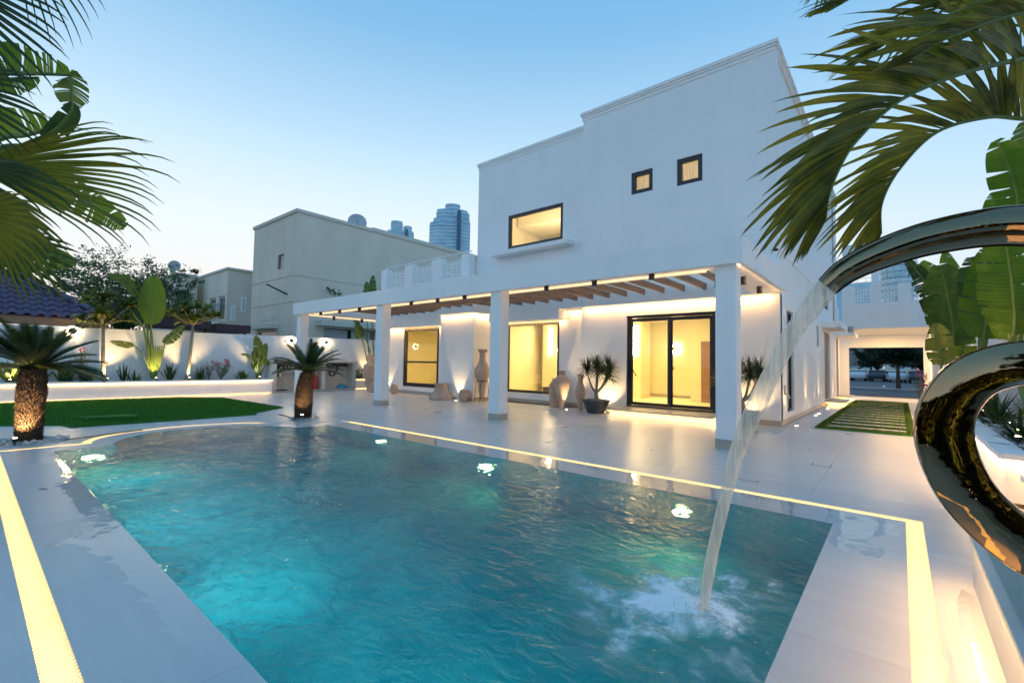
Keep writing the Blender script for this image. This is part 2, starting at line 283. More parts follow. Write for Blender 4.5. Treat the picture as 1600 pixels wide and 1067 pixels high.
def clearmat(name, tint, ior, rough, bs=0, bd=0, extra=0.0, dcol=(1, 1, 1)):
    """thin clear sheet: transparent plus fresnel gloss (and a little scatter)"""
    m, n, l = newmat(name); n.remove(n['Principled BSDF'])
    fr = n.new('ShaderNodeFresnel'); fr.inputs[0].default_value = ior
    # a thin sheet reflects alike from both sides
    gf = n.new('ShaderNodeNewGeometry'); im = n.new('ShaderNodeMapRange'); im.inputs[3].default_value = ior; im.inputs[4].default_value = 1/ior; l.new(gf.outputs['Backfacing'], im.inputs[0]); l.new(im.outputs[0], fr.inputs[0])
    tr = n.new('ShaderNodeBsdfTransparent'); tr.inputs[0].default_value = (*tint, 1)
    gl = n.new('ShaderNodeBsdfGlossy'); gl.inputs['Roughness'].default_value = rough
    if bd:
        t = n.new('ShaderNodeTexCoord'); z = n.new('ShaderNodeTexNoise'); z.inputs['Scale'].default_value = bs; l.new(t.outputs['Object'], z.inputs[0])
        b = n.new('ShaderNodeBump'); b.inputs['Distance'].default_value = bd; l.new(z.outputs[0], b.inputs['Height']); l.new(b.outputs[0], gl.inputs['Normal']); l.new(b.outputs[0], fr.inputs[1])
    s = n.new('ShaderNodeMixShader'); l.new(fr.outputs[0], s.inputs[0]); l.new(tr.outputs[0], s.inputs[1]); l.new(gl.outputs[0], s.inputs[2])
    last = s
    if extra:
        t = n.new('ShaderNodeTexCoord'); mp = n.new('ShaderNodeMapping'); mp.inputs['Scale'].default_value = (60, 22, 1.2); l.new(t.outputs['Object'], mp.inputs[0])
        z = n.new('ShaderNodeTexNoise'); z.inputs['Scale'].default_value = 1; z.inputs['Detail'].default_value = 4; l.new(mp.outputs[0], z.inputs[0])
        q = n.new('ShaderNodeMapRange'); q.inputs[1].default_value = .3; q.inputs[2].default_value = .7; q.inputs[3].default_value = extra*.45; q.inputs[4].default_value = extra; l.new(z.outputs[0], q.inputs[0])
        d = n.new('ShaderNodeBsdfDiffuse'); d.inputs[0].default_value = (*dcol, 1); tl = n.new('ShaderNodeBsdfTranslucent'); tl.inputs[0].default_value = (*dcol, 1)
        a = n.new('ShaderNodeMixShader'); l.new(d.outputs[0], a.inputs[1]); l.new(tl.outputs[0], a.inputs[2])
        s3 = n.new('ShaderNodeMixShader'); l.new(q.outputs[0], s3.inputs[0]); l.new(s.outputs[0], s3.inputs[1]); l.new(a.outputs[0], s3.inputs[2]); last = s3
    l.new(last.outputs[0], n['Material Output'].inputs[0]); return m
M['glass'] = clearmat('window_glass', (.93, .95, .93), 1.75, .01)
M['film'] = clearmat('water_film', (.97, .98, .99), 1.55, .03, 5, .003)
M['jet'] = clearmat('falling_water', (.93, .94, .95), 1.33, .15, 26, .014, .60, (1, .93, .80))

# ------------------------------------------------------------------ mesh helpers
class MB:
    def __init__(s): s.v = []; s.f = []; s.a = {}
    def box(s, x0, x1, y0, y1, z0, z1):
        b = len(s.v); s.v += [(x, y, z) for z in (z0, z1) for y in (y0, y1) for x in (x0, x1)]
        s.f += [tuple(b+i for i in q) for q in ((0, 2, 3, 1), (4, 5, 7, 6), (0, 1, 5, 4), (2, 6, 7, 3), (0, 4, 6, 2), (1, 3, 7, 5))]; return s
    def obox(s, c, ax, ay, az):
        """oriented box: centre, half-axis vectors"""
        b = len(s.v); c = Vector(c)
        for k in (-1, 1):
            for j in (-1, 1):
                for i in (-1, 1): s.v.append(tuple(c + Vector(ax)*i + Vector(ay)*j + Vector(az)*k))
        s.f += [tuple(b+i for i in q) for q in ((0, 2, 3, 1), (4, 5, 7, 6), (0, 1, 5, 4), (2, 6, 7, 3), (0, 4, 6, 2), (1, 3, 7, 5))]; return s
    def quad(s, *p):
        b = len(s.v); s.v += [tuple(q) for q in p]; s.f.append(tuple(range(b, b+len(p)))); return s
    def tube(s, pts, rad, n=8, cap=True, ell=1.0):
        pts = [Vector(p) for p in pts]; rads = rad if isinstance(rad, (list, tuple)) else [rad]*len(pts)
        b = len(s.v); up = Vector((0, 0, 1)); prev = None
        for i, p in enumerate(pts):
            t = (pts[min(i+1, len(pts)-1)] - pts[max(i-1, 0)]).normalized()
            a = prev if prev is not None else (t.cross(up) if abs(t.dot(up)) < .95 else t.cross(Vector((1, 0, 0))))
            a = (a - t*a.dot(t)).normalized(); prev = a; c = t.cross(a)
            for k in range(n):
                w = 2*math.pi*k/n; s.v.append(tuple(p + (a*math.cos(w) + c*math.sin(w)*ell)*rads[i]))
        for i in range(len(pts)-1):
            for k in range(n):
                k2 = (k+1) % n; s.f.append((b+i*n+k, b+i*n+k2, b+(i+1)*n+k2, b+(i+1)*n+k))
        if cap: s.f.append(tuple(b+k for k in reversed(range(n)))); s.f.append(tuple(b+(len(pts)-1)*n+k for k in range(n)))
        return s
    def lathe(s, prof, c=(0, 0, 0), n=24):
        b = len(s.v)
        for r, z in prof:
            for k in range(n):
                w = 2*math.pi*k/n; s.v.append((c[0]+r*math.cos(w), c[1]+r*math.sin(w), c[2]+z))
        for i in range(len(prof)-1):
            for k in range(n):
                k2 = (k+1) % n; s.f.append((b+i*n+k, b+i*n+k2, b+(i+1)*n+k2, b+(i+1)*n+k))
        s.f.append(tuple(b+k for k in reversed(range(n)))); s.f.append(tuple(b+(len(prof)-1)*n+k for k in range(n)))
        return s
    def poly(s, pts, z0, z1):
        b = len(s.v); n = len(pts); s.v += [(p[0], p[1], z0) for p in pts] + [(p[0], p[1], z1) for p in pts]
        s.f.append(tuple(b+n+i for i in range(n))); s.f.append(tuple(b+i for i in reversed(range(n))))
        for i in range(n): j = (i+1) % n; s.f.append((b+i, b+j, b+n+j, b+n+i))
        return s
    def strip(s, pts, wid, side, fold=0.0, nrm=None):
        """leaf blade along pts; side = width direction; fold lifts the edges into a V"""
        b = len(s.v); pts = [Vector(p) for p in pts]; n = len(pts)
        for i, p in enumerate(pts):
            t = (pts[min(i+1, n-1)]-pts[max(i-1, 0)]).normalized()
            a = Vector(side) - t*Vector(side).dot(t)
            a = a.normalized() if a.length > 1e-6 else Vector((1, 0, 0)); c = t.cross(a)
            w = wid[i]
            k_ = len(s.v); s.a[k_] = (0, -2.6); s.a[k_+1] = (1, 0); s.a[k_+2] = (0, 2.6)
            s.v += [tuple(p - a*w + c*abs(w)*fold), tuple(p), tuple(p + a*w + c*abs(w)*fold)]
        for i in range(n-1):
            q = b+3*i; s.f += [(q, q+1, q+4, q+3), (q+1, q+2, q+5, q+4)]
        return s
    def mesh(s, name, mat, smooth=False):
        me = bpy.data.meshes.new(name); me.from_pydata(s.v, [], s.f); me.validate(verbose=False); me.update()
        if mat: me.materials.append(M[mat] if isinstance(mat, str) else mat)
        if s.a:
            ra_ = me.attributes.new('rib', 'FLOAT', 'POINT'); va_ = me.attributes.new('vein', 'FLOAT', 'POINT'); z0_ = [0.0]*len(s.v); z1_ = [0.0]*len(s.v)
            for k_, (p_, q_) in s.a.items(): z0_[k_] = p_; z1_[k_] = q_
            ra_.data.foreach_set('value', z0_); va_.data.foreach_set('value', z1_)
        if smooth: me.polygons.foreach_set('use_smooth', [True]*len(me.polygons))
        return me
    def build(s, name, mat, parent=None, smooth=False, kind=None, bevel=0):
        o = bpy.data.objects.new(name, s.mesh(name, mat, smooth)); COL.objects.link(o)
        if parent: o.parent = parent
        if kind: o['kind'] = kind
        if bevel:
            b = o.modifiers.new('bevel', 'BEVEL'); b.width = bevel; b.segments = 2; b.limit_method = 'ANGLE'
        return o
def tag(o, label=None, cat=None, group=None, kind=None):
    if label: o['label'] = label
    if cat: o['category'] = cat
    if group: o['group'] = group
    if kind: o['kind'] = kind
    return o
def thing(name, label, cat, group=None, loc=(0, 0, 0), rz=0):
    o = bpy.data.objects.new(name, None); COL.objects.link(o); o.location = loc; o.rotation_euler.z = rz
    o.empty_display_size = .1
    return tag(o, label, cat, group)
def inst(me, name, parent, loc=(0, 0, 0), rot=None, scale=None):
    o = bpy.data.objects.new(name, me); COL.objects.link(o); o.parent = parent; o.location = loc
    if rot: o.rotation_euler = rot
    if scale: o.scale = scale
    return o
def lamp(kind, name, loc, energy, color=LED, size=.05, direction=None, angle=60, blend=.8, parent=None, sx=None, sy=None):
    d = bpy.data.lights.new(name, kind); d.energy = energy; d.color = color
    if kind in ('POINT', 'SPOT'): d.shadow_soft_size = size
    if kind == 'SPOT': d.spot_size = R(angle); d.spot_blend = blend
    if kind == 'AREA': d.shape = 'RECTANGLE'; d.size = sx; d.size_y = sy
    o = bpy.data.objects.new(name, d); COL.objects.link(o); o.location = loc
    if direction is not None: o.rotation_euler = Vector(direction).to_track_quat('-Z', 'Y').to_euler()
    if parent: o.parent = parent
    return o

def gridwall(mb, u0, u1, z0, z1, holes, mapf, t):
    """wall slab with rectangular holes. mapf(u, z, d) -> xyz; d = 0 at the face, t behind"""
    us = sorted({u0, u1, *[h[0] for h in holes], *[h[1] for h in holes]}); zs = sorted({z0, z1, *[h[2] for h in holes], *[h[3] for h in holes]})
    us = [u for u in us if u0 <= u <= u1]; zs = [z for z in zs if z0 <= z <= z1]
    def full(i, j):
        if not (0 <= i < len(us)-1 and 0 <= j < len(zs)-1): return False
        u, z = (us[i]+us[i+1])/2, (zs[j]+zs[j+1])/2
        return not any(h[0] < u < h[1] and h[2] < z < h[3] for h in holes)
    for i in range(len(us)-1):
        for j in range(len(zs)-1):
            if not full(i, j): continue
            a, b, c, d = us[i], us[i+1], zs[j], zs[j+1]
            mb.quad(mapf(a, c, 0), mapf(b, c, 0), mapf(b, d, 0), mapf(a, d, 0))
            mb.quad(mapf(a, c, t), mapf(a, d, t), mapf(b, d, t), mapf(b, c, t))
            if not full(i-1, j): mb.quad(mapf(a, c, 0), mapf(a, d, 0), mapf(a, d, t), mapf(a, c, t))
            if not full(i+1, j): mb.quad(mapf(b, c, 0), mapf(b, c, t), mapf(b, d, t), mapf(b, d, 0))
            if not full(i, j-1): mb.quad(mapf(a, c, 0), mapf(a, c, t), mapf(b, c, t), mapf(b, c, 0))
            if not full(i, j+1): mb.quad(mapf(a, d, 0), mapf(b, d, 0), mapf(b, d, t), mapf(a, d, t))
    return mb
def faceY(Y): return lambda u, z, d: (u, Y+d, z)        # wall facing -Y
def faceX(X): return lambda u, z, d: (X-d, u, z)        # wall facing +X

Z3 = Vector((0, 0, 1))
def bez(pts, n):
    """smooth curve through points (Catmull-Rom)"""
    P = [Vector(p) for p in pts]; P = [P[0]*2-P[1]]+P+[P[-1]*2-P[-2]]; out = []
    m = len(P)-3
    for i in range(n+1):
        u = i/n*m; k = min(int(u), m-1); t = u-k; a, b_, c, d = P[k:k+4]
        out.append(.5*((2*b_)+(c-a)*t+(2*a-5*b_+4*c-d)*t*t+(3*b_-a-3*c+d)*t**3))
    return out
# convex polygon clipping (2D, counter-clockwise)
def clip(poly, a, b, keep=1):
    out = []; n = len(poly)
    def sd_(p): return ((b[0]-a[0])*(p[1]-a[1]) - (b[1]-a[1])*(p[0]-a[0]))*keep
    for i in range(n):
        p, q = poly[i], poly[(i+1) % n]; sp, sq = sd_(p), sd_(q)
        if sp >= 0: out.append(p)
        if (sp > 0 > sq) or (sp < 0 < sq):
            t = sp/(sp-sq); out.append((p[0]+(q[0]-p[0])*t, p[1]+(q[1]-p[1])*t))
    return out
def area(p): return abs(sum(p[i][0]*p[(i+1) % len(p)][1]-p[(i+1) % len(p)][0]*p[i][1] for i in range(len(p))))/2 if len(p) > 2 else 0
def inter(pieces, conv):
    res = []
    for p in pieces:
        for i in range(len(conv)):
            p = clip(p, conv[i], conv[(i+1) % len(conv)])
            if len(p) < 3: break
        if area(p) > 1e-4: res.append(p)
    return res
def sub(pieces, conv):
    res = []
    for p in pieces:
        rest = p
        for i in range(len(conv)):
            a, b = conv[i], conv[(i+1) % len(conv)]
            o = clip(rest, a, b, -1)
            if area(o) > 1e-4: res.append(o)
            rest = clip(rest, a, b, 1)
            if len(rest) < 3: break
    return res
def rect(x0, x1, y0, y1): return [(x0, y0), (x1, y0), (x1, y1), (x0, y1)]
def ell(cx_, cy_, rx, ry, n=40): return [(cx_+rx*math.cos(2*math.pi*k/n), cy_+ry*math.sin(2*math.pi*k/n)) for k in range(n)]

# ------------------------------------------------------------------ ground, deck, pool
PX0, PX1, PY0, PY1 = -10.1, -.52, .98, 5.50
def rounded(x0, x1, y0, y1, r=.12):
    pts = []
    for cx_, cy_, a0 in ((x1-r, y0+r, -90), (x1-r, y1-r, 0), (x0+.01, y1-.01, 90), (x0+.01, y0+.01, 180)):
        rr_ = r if cx_ > -5 else .01
        for k in range(5): a = R(a0+90*k/4); pts.append((cx_+rr_*math.cos(a), cy_+rr_*math.sin(a)))
    return pts
waterA = rounded(PX0, PX1, PY0, PY1); waterB = ell(-10.12, 3.22, 1.38, 1.5)
surA = rect(-10.62, .02, .43, 6.08); surB = ell(-10.6, 3.22, 1.32, 1.72, 56)
chA = rect(-10.75, .15, .30, 6.21); chB = ell(-10.6, 3.22, 1.45, 1.85, 56)
gx0, gx1, gy0, gy1 = -12.3, .3, .1, 6.4
g = MB()
for r_ in ((-900, gx0, -600, 900), (gx1, 900, -600, 900), (gx0, gx1, -600, gy0), (gx0, gx1, gy1, 900)): g.quad(*[(x, y, -.07) for x, y in rect(*r_)])
tag(g.build('ground', 'ground'), kind='structure')
b = MB()
for p in sub(sub([rect(gx0-.02, gx1+.02, gy0-.02, gy1+.02)], chA), chB): b.quad(*[(x, y, -.022) for x, y in p])
for p in sub(sub([rect(-21.2, gx0-.02, -3.4, 13.9)], chA), chB) + [rect(gx0-.02, gx1+.02, -3.4, gy0-.02), rect(gx0-.02, gx1+.02, gy1+.02, 13.9), rect(gx1+.02, 3.2, -3.4, 31.9), rect(-2.6, gx1+.02, 13.9, 31.9)]:
    b.quad(*[(x, y, -.022) for x, y in p])
for p in sub(sub([rect(-10.7, .1, .36, 6.15)], waterA), waterB): b.quad(*[(x, y, -.05) for x, y in p])
tag(b.build('deck_base', 'grout'), kind='structure')

def tiles(name, ox, oy, w, h, nx, ny, regionfn, z=0.0, gap=.0025, th=.02, seed=1):
    root = bpy.data.objects.new(name, None); COL.objects.link(root); tag(root, kind='structure')
    rnd = random.Random(seed); cache = None
    for i in range(nx):
        for j in range(ny):
            x, y = ox+i*w, oy+j*h
            cell = rect(x+gap/2, x+w-gap/2, y+gap/2, y+h-gap/2); ps = regionfn([cell])
            if not ps: continue
            dz = rnd.uniform(-.0006, .0006)
            if len(ps) == 1 and abs(area(ps[0])-area(cell)) < 1e-5:
                if cache is None: cache = MB().poly(rect(gap/2, w-gap/2, gap/2, h-gap/2), -th, 0).mesh('tile', 'tile')
                inst(cache, 'tile', root, (x, y, z+dz))
            else:
                mb = MB()
                for p in ps: mb.poly([(a-x, c-y) for a, c in p], -th, 0)
                o = mb.build('tile', 'tile', root); o.location = (x, y, z+dz)
    return root
def deck_region(ps):
    ps = inter(ps, rect(-21.15, .87, -3.3, 13.5)); ps = sub(sub(ps, chA), chB)
    return ps
tiles('pool_deck', -.84-1.65*13, .30-1.65*3, 1.65, 1.65, 15, 11, deck_region)
def side_region(ps): return sub(sub(inter(ps, rect(-2.3, .87, 13.5, 31.9)), rect(-1.62, .22, 13.9, 27.2)), rect(-40, -22, 0, 1))
tiles('side_path', -2.49, 13.503, 1.65, 1.65, 3, 12, side_region, seed=3)
def cop_region(ps):
    a = inter(ps, surA); bb = sub(inter(ps, surB), surA)
    return sub(sub(a+bb, waterA), waterB)
tiles('pool_coping', -.84-1.655*9+.0, -.18, 1.655, 1.65, 11, 5, cop_region, seed=5)

# basin
def outline(A, B):
    """rectangle with a half-ellipse bulging from its left side"""
    cx_ = -10.12; pts = []
    for p in A:
        pts.append(p)
    # replace left side: from (x0,y1) down to (x0,y0) insert the arc
    arc = [q for q in B if q[0] < PX0-.001]; arc.sort(key=lambda q: -q[1])
    k = max(range(len(pts)), key=lambda i: pts[i][1]-pts[i][0]); # top-left
    left = [i for i, p in enumerate(pts) if p[0] < PX0+.02]
    top = [pts[i] for i in left if pts[i][1] > 3]; bot = [pts[i] for i in left if pts[i][1] < 3]
    rest = [pts[i] for i in range(len(pts)) if i not in left]
    return rest + [(PX0, PY1)] + arc + [(PX0, PY0)]
OUT = outline(waterA, waterB)
bs = MB(); n_ = len(OUT); DZ = -1.35
bs.v = [(x, y, -.004) for x, y in OUT] + [(x, y, DZ) for x, y in OUT]
for i in range(n_): j = (i+1) % n_; bs.f.append((i, n_+i, n_+j, j))
bs.f.append(tuple(n_+i for i in range(n_)))
tag(bs.build('pool_basin', 'pooltile'), kind='structure')
# water surface: a fine grid with real swell, flat at the edges, ringed waves round the jet
wm = bmesh.new(); st = .05
xs = [PX0-1.4 + i*st for i in range(int((PX1-PX0+1.4)/st)+2)]; ys = [PY0-.05+j*st for j in range(int((PY1-PY0)/st)+3)]
def inside(x, y):
    if PX0 <= x <= PX1 and PY0 <= y <= PY1: return True
    return ((x+10.12)/1.38)**2+((y-3.22)/1.5)**2 <= 1
gv = {}
def wz(x, y):
    e = min(x-(PX0-1.4), PX1-x, y-PY0, PY1-y); e = max(0, min(1, e/.25))
    h_ = .007*noise.noise((x*1.7, y*2.2, .3)) + .006*noise.noise((x*4.1+3, y*5.3, 1.7)) + .003*noise.noise((x*9, y*11, 4))
    d = math.hypot(x-IMP[0], y-IMP[1])
    h_ += .022*math.exp(-(d/.30)**2)*(1+.8*noise.noise((x*8, y*8, 2))) + .006*math.sin(d*17)*math.exp(-d/.7)
    return .001 + h_*e
for i, x in enumerate(xs):
    for j, y in enumerate(ys):
        x_ = min(max(x, -12), PX1); y_ = min(max(y, PY0), PY1)
        gv[i, j] = (x_, y_)
vid = {}
def gvid(i, j):
    if (i, j) not in vid: x, y = gv[i, j]; vid[i, j] = wm.verts.new((x, y, wz(x, y)))
    return vid[i, j]
for i in range(len(xs)-1):
    for j in range(len(ys)-1):
        c = [gv[i, j], gv[i+1, j], gv[i+1, j+1], gv[i, j+1]]
        if abs(c[0][0]-c[1][0]) < 1e-6 or abs(c[0][1]-c[2][1]) < 1e-6: continue
        if sum(inside(*q) for q in c) >= 2: wm.faces.new([gvid(i, j), gvid(i+1, j), gvid(i+1, j+1), gvid(i, j+1)])
for f in wm.faces: f.smooth = True
me = bpy.data.meshes.new('pool_water'); wm.to_mesh(me); me.materials.append(M['water'])
wo = bpy.data.objects.new('pool_water', me); COL.objects.link(wo); tag(wo, kind='structure')

# underwater lamps
def pool_lamp(x, y, z, nx, ny, label, e, lc=(1, .74, .32)):
    t = thing('pool_light', label, 'pool light', 'underwater lights on the pool walls', (x, y, z), math.atan2(ny, nx))
    r = MB(); r.tube([(0, 0, 0), (.03, 0, 0)], .105, 20); r.build('trim_ring', 'steel', t)
    l_ = MB(); l_.tube([(.031, 0, 0), (.04, 0, 0)], .085, 20); l_.build('lens', 'poollamp', t)
    o_ = lamp('AREA', 'pool_lamp', (.05, 0, 0), e, lc, direction=(1, 0, 0), sx=.11, sy=.11, parent=t); o_.data.shape = 'DISK'
pool_lamp(-7.9, 5.49, -.50, 0, -1, 'round pool light far wall nearest the small cycad', 5)
pool_lamp(-5.05, 5.49, -.62, 0, -1, 'round pool light far wall in front of the middle column', 6)
pool_lamp(-1.95, 5.49, -.55, 0, -1, 'round pool light far wall just behind the water jet', 9)
pool_lamp(-10.09, 1.42, -.75, 1, 0, 'round pool light at the near left corner of the pool', 8.0)
TEAL = (.42, .93, .92)  # unseen near-wall lamps below are added to light the water teal
pool_lamp(-8.6, .99, -.42, 0, 1, 'unseen added pool light on the near wall, leftmost of four', 24, TEAL)
pool_lamp(-6.5, .99, -.42, 0, 1, 'unseen added pool light on the near wall, second from the left', 24, TEAL)
pool_lamp(-4.4, .99, -.42, 0, 1, 'unseen added pool light on the near wall, third from the left', 24, TEAL)
pool_lamp(-2.2, .99, -.42, 0, 1, 'unseen added pool light on the near wall, nearest the fountain', 18, TEAL)

# ------------------------------------------------------------------ lit overflow channels
def channel(name_label, path_in, path_out, tagname):
    """path_in/out: matching point lists of the slot's two edges"""
    t = thing('lit_overflow_channel', name_label, 'drain', 'glowing overflow channels round the pool')
    bed = MB(); sl = MB(); ed = MB()
    L = len(path_in)
    for i in range(L-1):
        a, b_, c, d = path_in[i], path_in[i+1], path_out[i+1], path_out[i]
        bed.quad((*a, -.042), (*b_, -.042), (*c, -.042), (*d, -.042))
        ln = (Vector(b_)-Vector(a)).length; k = max(1, int(round(max(ln, (Vector(c)-Vector(d)).length)/.036)))
        for q in range(k):
            t0, t1 = (q+.26)/k, (q+.74)/k
            P = lambda u, v, tt: tuple(Vector(u).lerp(Vector(v), tt))
            a0, a1, d0, d1 = P(a, b_, t0), P(a, b_, t1), P(d, c, t0), P(d, c, t1)
            bb = len(sl.v); sl.v += [(*a0, -.004), (*a1, -.004), (*d1, -.004), (*d0, -.004), (*a0, -.012), (*a1, -.012), (*d1, -.012), (*d0, -.012)]
            sl.f += [(bb, bb+1, bb+2, bb+3), (bb, bb+4, bb+5, bb+1), (bb+3, bb+2, bb+6, bb+7), (bb+1, bb+5, bb+6, bb+2), (bb, bb+3, bb+7, bb+4)]
    bed.build('led_bed', 'led_soft', t); sl.build('grille', 'grate', t, kind='stuff')
channel('glowing overflow channel along the near side of the pool', [(-10.62, .43), (.02, .43)][::-1], [(-10.62, .30), (.15, .30)][::-1], 0)
channel('glowing overflow channel on the right end beside the fountain plinth', [(.02, .43), (.02, 6.08)], [(.15, .30), (.15, 6.21)], 0)
channel('glowing overflow channel along the far side facing the house', [(.02, 6.08), (-10.35, 6.08)], [(.15, 6.21), (-10.35, 6.21)], 0)
arc_i = [(-10.62, .43), (-10.62, 1.50)]; arc_o = [(-10.75, .30), (-10.75, 1.38)]
for k in range(0, 25):
    a = R(262-5.5*k-0) ; arc_i.append((-10.6+1.32*math.cos(a), 3.22+1.72*math.sin(a))); arc_o.append((-10.6+1.45*math.cos(a), 3.22+1.85*math.sin(a)))
channel('glowing overflow channel curving round the rounded left end', arc_i, arc_o, 0)

# ------------------------------------------------------------------ films of water on the coping
def film(label, pts, z=.0025):
    o = MB().quad(*[(a, b_, z) for a, b_ in pts]).build('water_film', 'film'); tag(o, label, 'puddle', 'wet patches on the pool surround')
rnd = random.Random(4)
x = -1.9; edge = []; tooth = 0; tl = .1; amp = .03
while x > -9.95:
    base = .80 if x > -4.6 else .72 if x > -5.6 else .80 if x > -7.6 else .92
    base += .035*noise.noise((x*1.3, 0, 2))+.02*noise.noise((x*5, 1, 2))
    if abs(x+5.15) < .16: base -= .24*(1-abs(x+5.15)/.16)**1.5
    tooth += .014
    if tooth > tl: tooth = 0; tl = rnd.uniform(.04, .22); amp = rnd.uniform(.01, .075)
    edge.append((x, min(.965, base-amp*(tooth/tl)**2))); x -= .014
fm_ = MB()
for (xa, ya), (xb, yb) in zip(edge, edge[1:]): fm_.quad((xb, yb, .0025), (xa, ya, .0025), (xa, .977, .0025), (xb, .977, .0025))
tag(fm_.build('water_film', 'film'), 'thin jagged sheet of water along the near pool edge', 'puddle', 'wet patches on the pool surround')
film('thin sheet of water over the far coping reflecting the house', [(-10.0, 5.505), (-.5, 5.505), (-.1, 5.62), (-.02, 5.9), (-.03, 6.05), (-10.0, 6.06)])
bl = [(-.50, 5.50), (-.50, 4.9), (-.36, 4.72), (-.30, 4.9), (-.22, 4.66), (-.14, 4.78), (-.12, 5.0), (-.25, 5.18), (-.15, 5.4), (-.02, 5.5), (-.02, 5.62), (-.1, 5.60)]
bq = bez([(a, b_, 0) for a, b_ in bl[1:10]], 60); film('wavy edged puddle at the right hand corner of the pool', [(-.50, 5.50)]+[(p.x+.012*noise.noise((p.x*40, p.y*40, 0)), p.y+.015*noise.noise((p.x*30, p.y*30, 5))) for p in bq]+bl[10:])
film('glossy puddle between the lit channel and the fountain plinth', [(.17, 2.2), (.365, 2.2), (.365, 4.4), (.30, 4.5), (.26, 4.25), (.24, 3.7), (.27, 3.3), (.21, 3.0), (.17, 3.6)])

# floor hatches and drains (thin dark outlines set into the paving)
def hatch(x0, x1, y0, y1, label, rot=0):
    t = MB()
    for a in ((x0, x1, y0, y0+.012), (x0, x0+.012, y0+.012, y1), (x1-.012, x1, y0+.012, y1)): t.box(*a[:2], *a[2:], .0008, .0022)
    o = t.build('floor_hatch', 'black'); tag(o, label, 'floor hatch', 'hatches in the deck')
hatch(-1.08, -.83, 8.55, 8.78, 'small floor hatch outline in front of the path, right of the end column')
hatch(-5.2, -4.95, 7.2, 7.5, 'small floor hatch outline before the middle of the terrace')
hatch(-1.75, -1.45, 6.75, 6.85, 'slim floor hatch beside the far pool edge near the jet')
o = MB().poly(ell(-9.2, 7.2, .13, .13, 20), .0008, .003).build('floor_drain', 'steel'); tag(o, 'round steel drain cover in the deck near the second column', 'drain cover')

# ------------------------------------------------------------------ villa
villa = thing('villa', 'white two storey villa with flat roofs and warm lit glass doors behind the pool', 'house')
FY = 13.35
m_ = MB()
# right block front with two small square windows
H1 = [(-6.46, -5.75, 6.86, 7.56), (-5.0, -4.26, 6.80, 7.60)]
H1 = [(a*.992, b_*.992, c, d) for a, b_, c, d in H1]
gridwall(m_, -8.18, -2.34, 5.015, 9.86, H1, faceY(FY), .22)
gridwall(m_, -8.18, -2.34, 3.42, 5.0, [], faceY(FY), .22)
m_.build('front_wall', 'plaster', villa)
MB().box(-8.10, -2.42, FY+.012, FY+.2, 4.99, 5.03).build('joint_backing', 'plaster', villa)
m_ = MB(); LY = 13.70
H2 = [(-11.82, -9.22, 5.98, 7.33)]
gridwall(m_, -13.50, -8.20, 3.5, 9.62, H2, faceY(LY), .22)
m_.build('recessed_front_wall', 'plaster', villa)
# fine recessed joints around the big upper window: shallow frame strips standing proud
for (a, b_, c, d) in ((-11.90, -9.15, 7.62, 7.635), (-11.90, -9.15, 7.80, 7.815), (-11.90, -9.15, 7.98, 7.995), (-11.90, -11.885, 8.0, 9.5), (-9.165, -9.15, 8.0, 9.5)):
    MB().box(a, b_, LY-.005, LY+.01, c, d).build('plaster_bead', 'plaster', villa)
for x in (-7.6, -5.7, -3.9):
    MB().box(x, x+.24, FY-.006, FY+.01, 8.62, 8.63).box(x, x+.012, FY-.006, FY+.01, 8.2, 8.62).build('patched_plaster_line', 'plaster', villa)
# side wall (faces +X)
SX = -2.34
m_ = MB()
HS = [(14.42, 15.45, .29, 3.10), (20.35, 20.95, 2.30, 3.10), (22.6, 24.4, 0.02, 3.0), (27.2, 28.2, 0.02, 3.0), (22.6, 24.2, 4.0, 5.3)]
gridwall(m_, FY+.22, 28.7, 0, 4.52, HS, faceX(SX), .22); m_.build('side_wall', 'plaster', villa)
m_ = MB(); gridwall(m_, FY+.22, 28.7, 4.52, 9.86, [(22.6, 24.2, 4.0, 5.3)], faceX(SX-.07), .2); m_.build('upper_side_wall', 'plaster', villa)
MB().box(SX-.10, SX+.02, FY-.0, 20.9, 4.50, 4.56).build('side_ledge', 'plaster', villa)
MB().box(-8.2, SX-.3, 28.48, 28.7, 0, 9.86).box(-8.2, -8.0, FY+.23, 28.46, 5.0, 9.86).box(-13.5, -13.3, LY+.23, 26, 3.5, 9.6).build('rear_wall', 'plaster', villa)
MB().box(-8.0, SX-.3, FY+.23, 28.4, 9.5, 9.6).box(-13.3, -8.25, LY+.23, 26, 9.2, 9.3).build('roof_slab', 'plaster', villa)
# roof cornices
def cornice(x0, x1, y0, y1, z, d=.05):
    c = MB(); c.box(x0-d*.5, x1+d*.5, y0-d*.5, y1, z, z+.10).box(x0-d, x1+d, y0-d, y1, z+.103, z+.17).box(x0-d*1.6, x1+d*1.6, y0-d*1.6, y1, z+.173, z+.27)
    c.build('roof_cornice', 'plaster', villa, bevel=.006)
cornice(-8.19, SX-.03, FY, 28.7, 9.83); cornice(-13.5, -8.27, LY, 26, 9.6, .04)
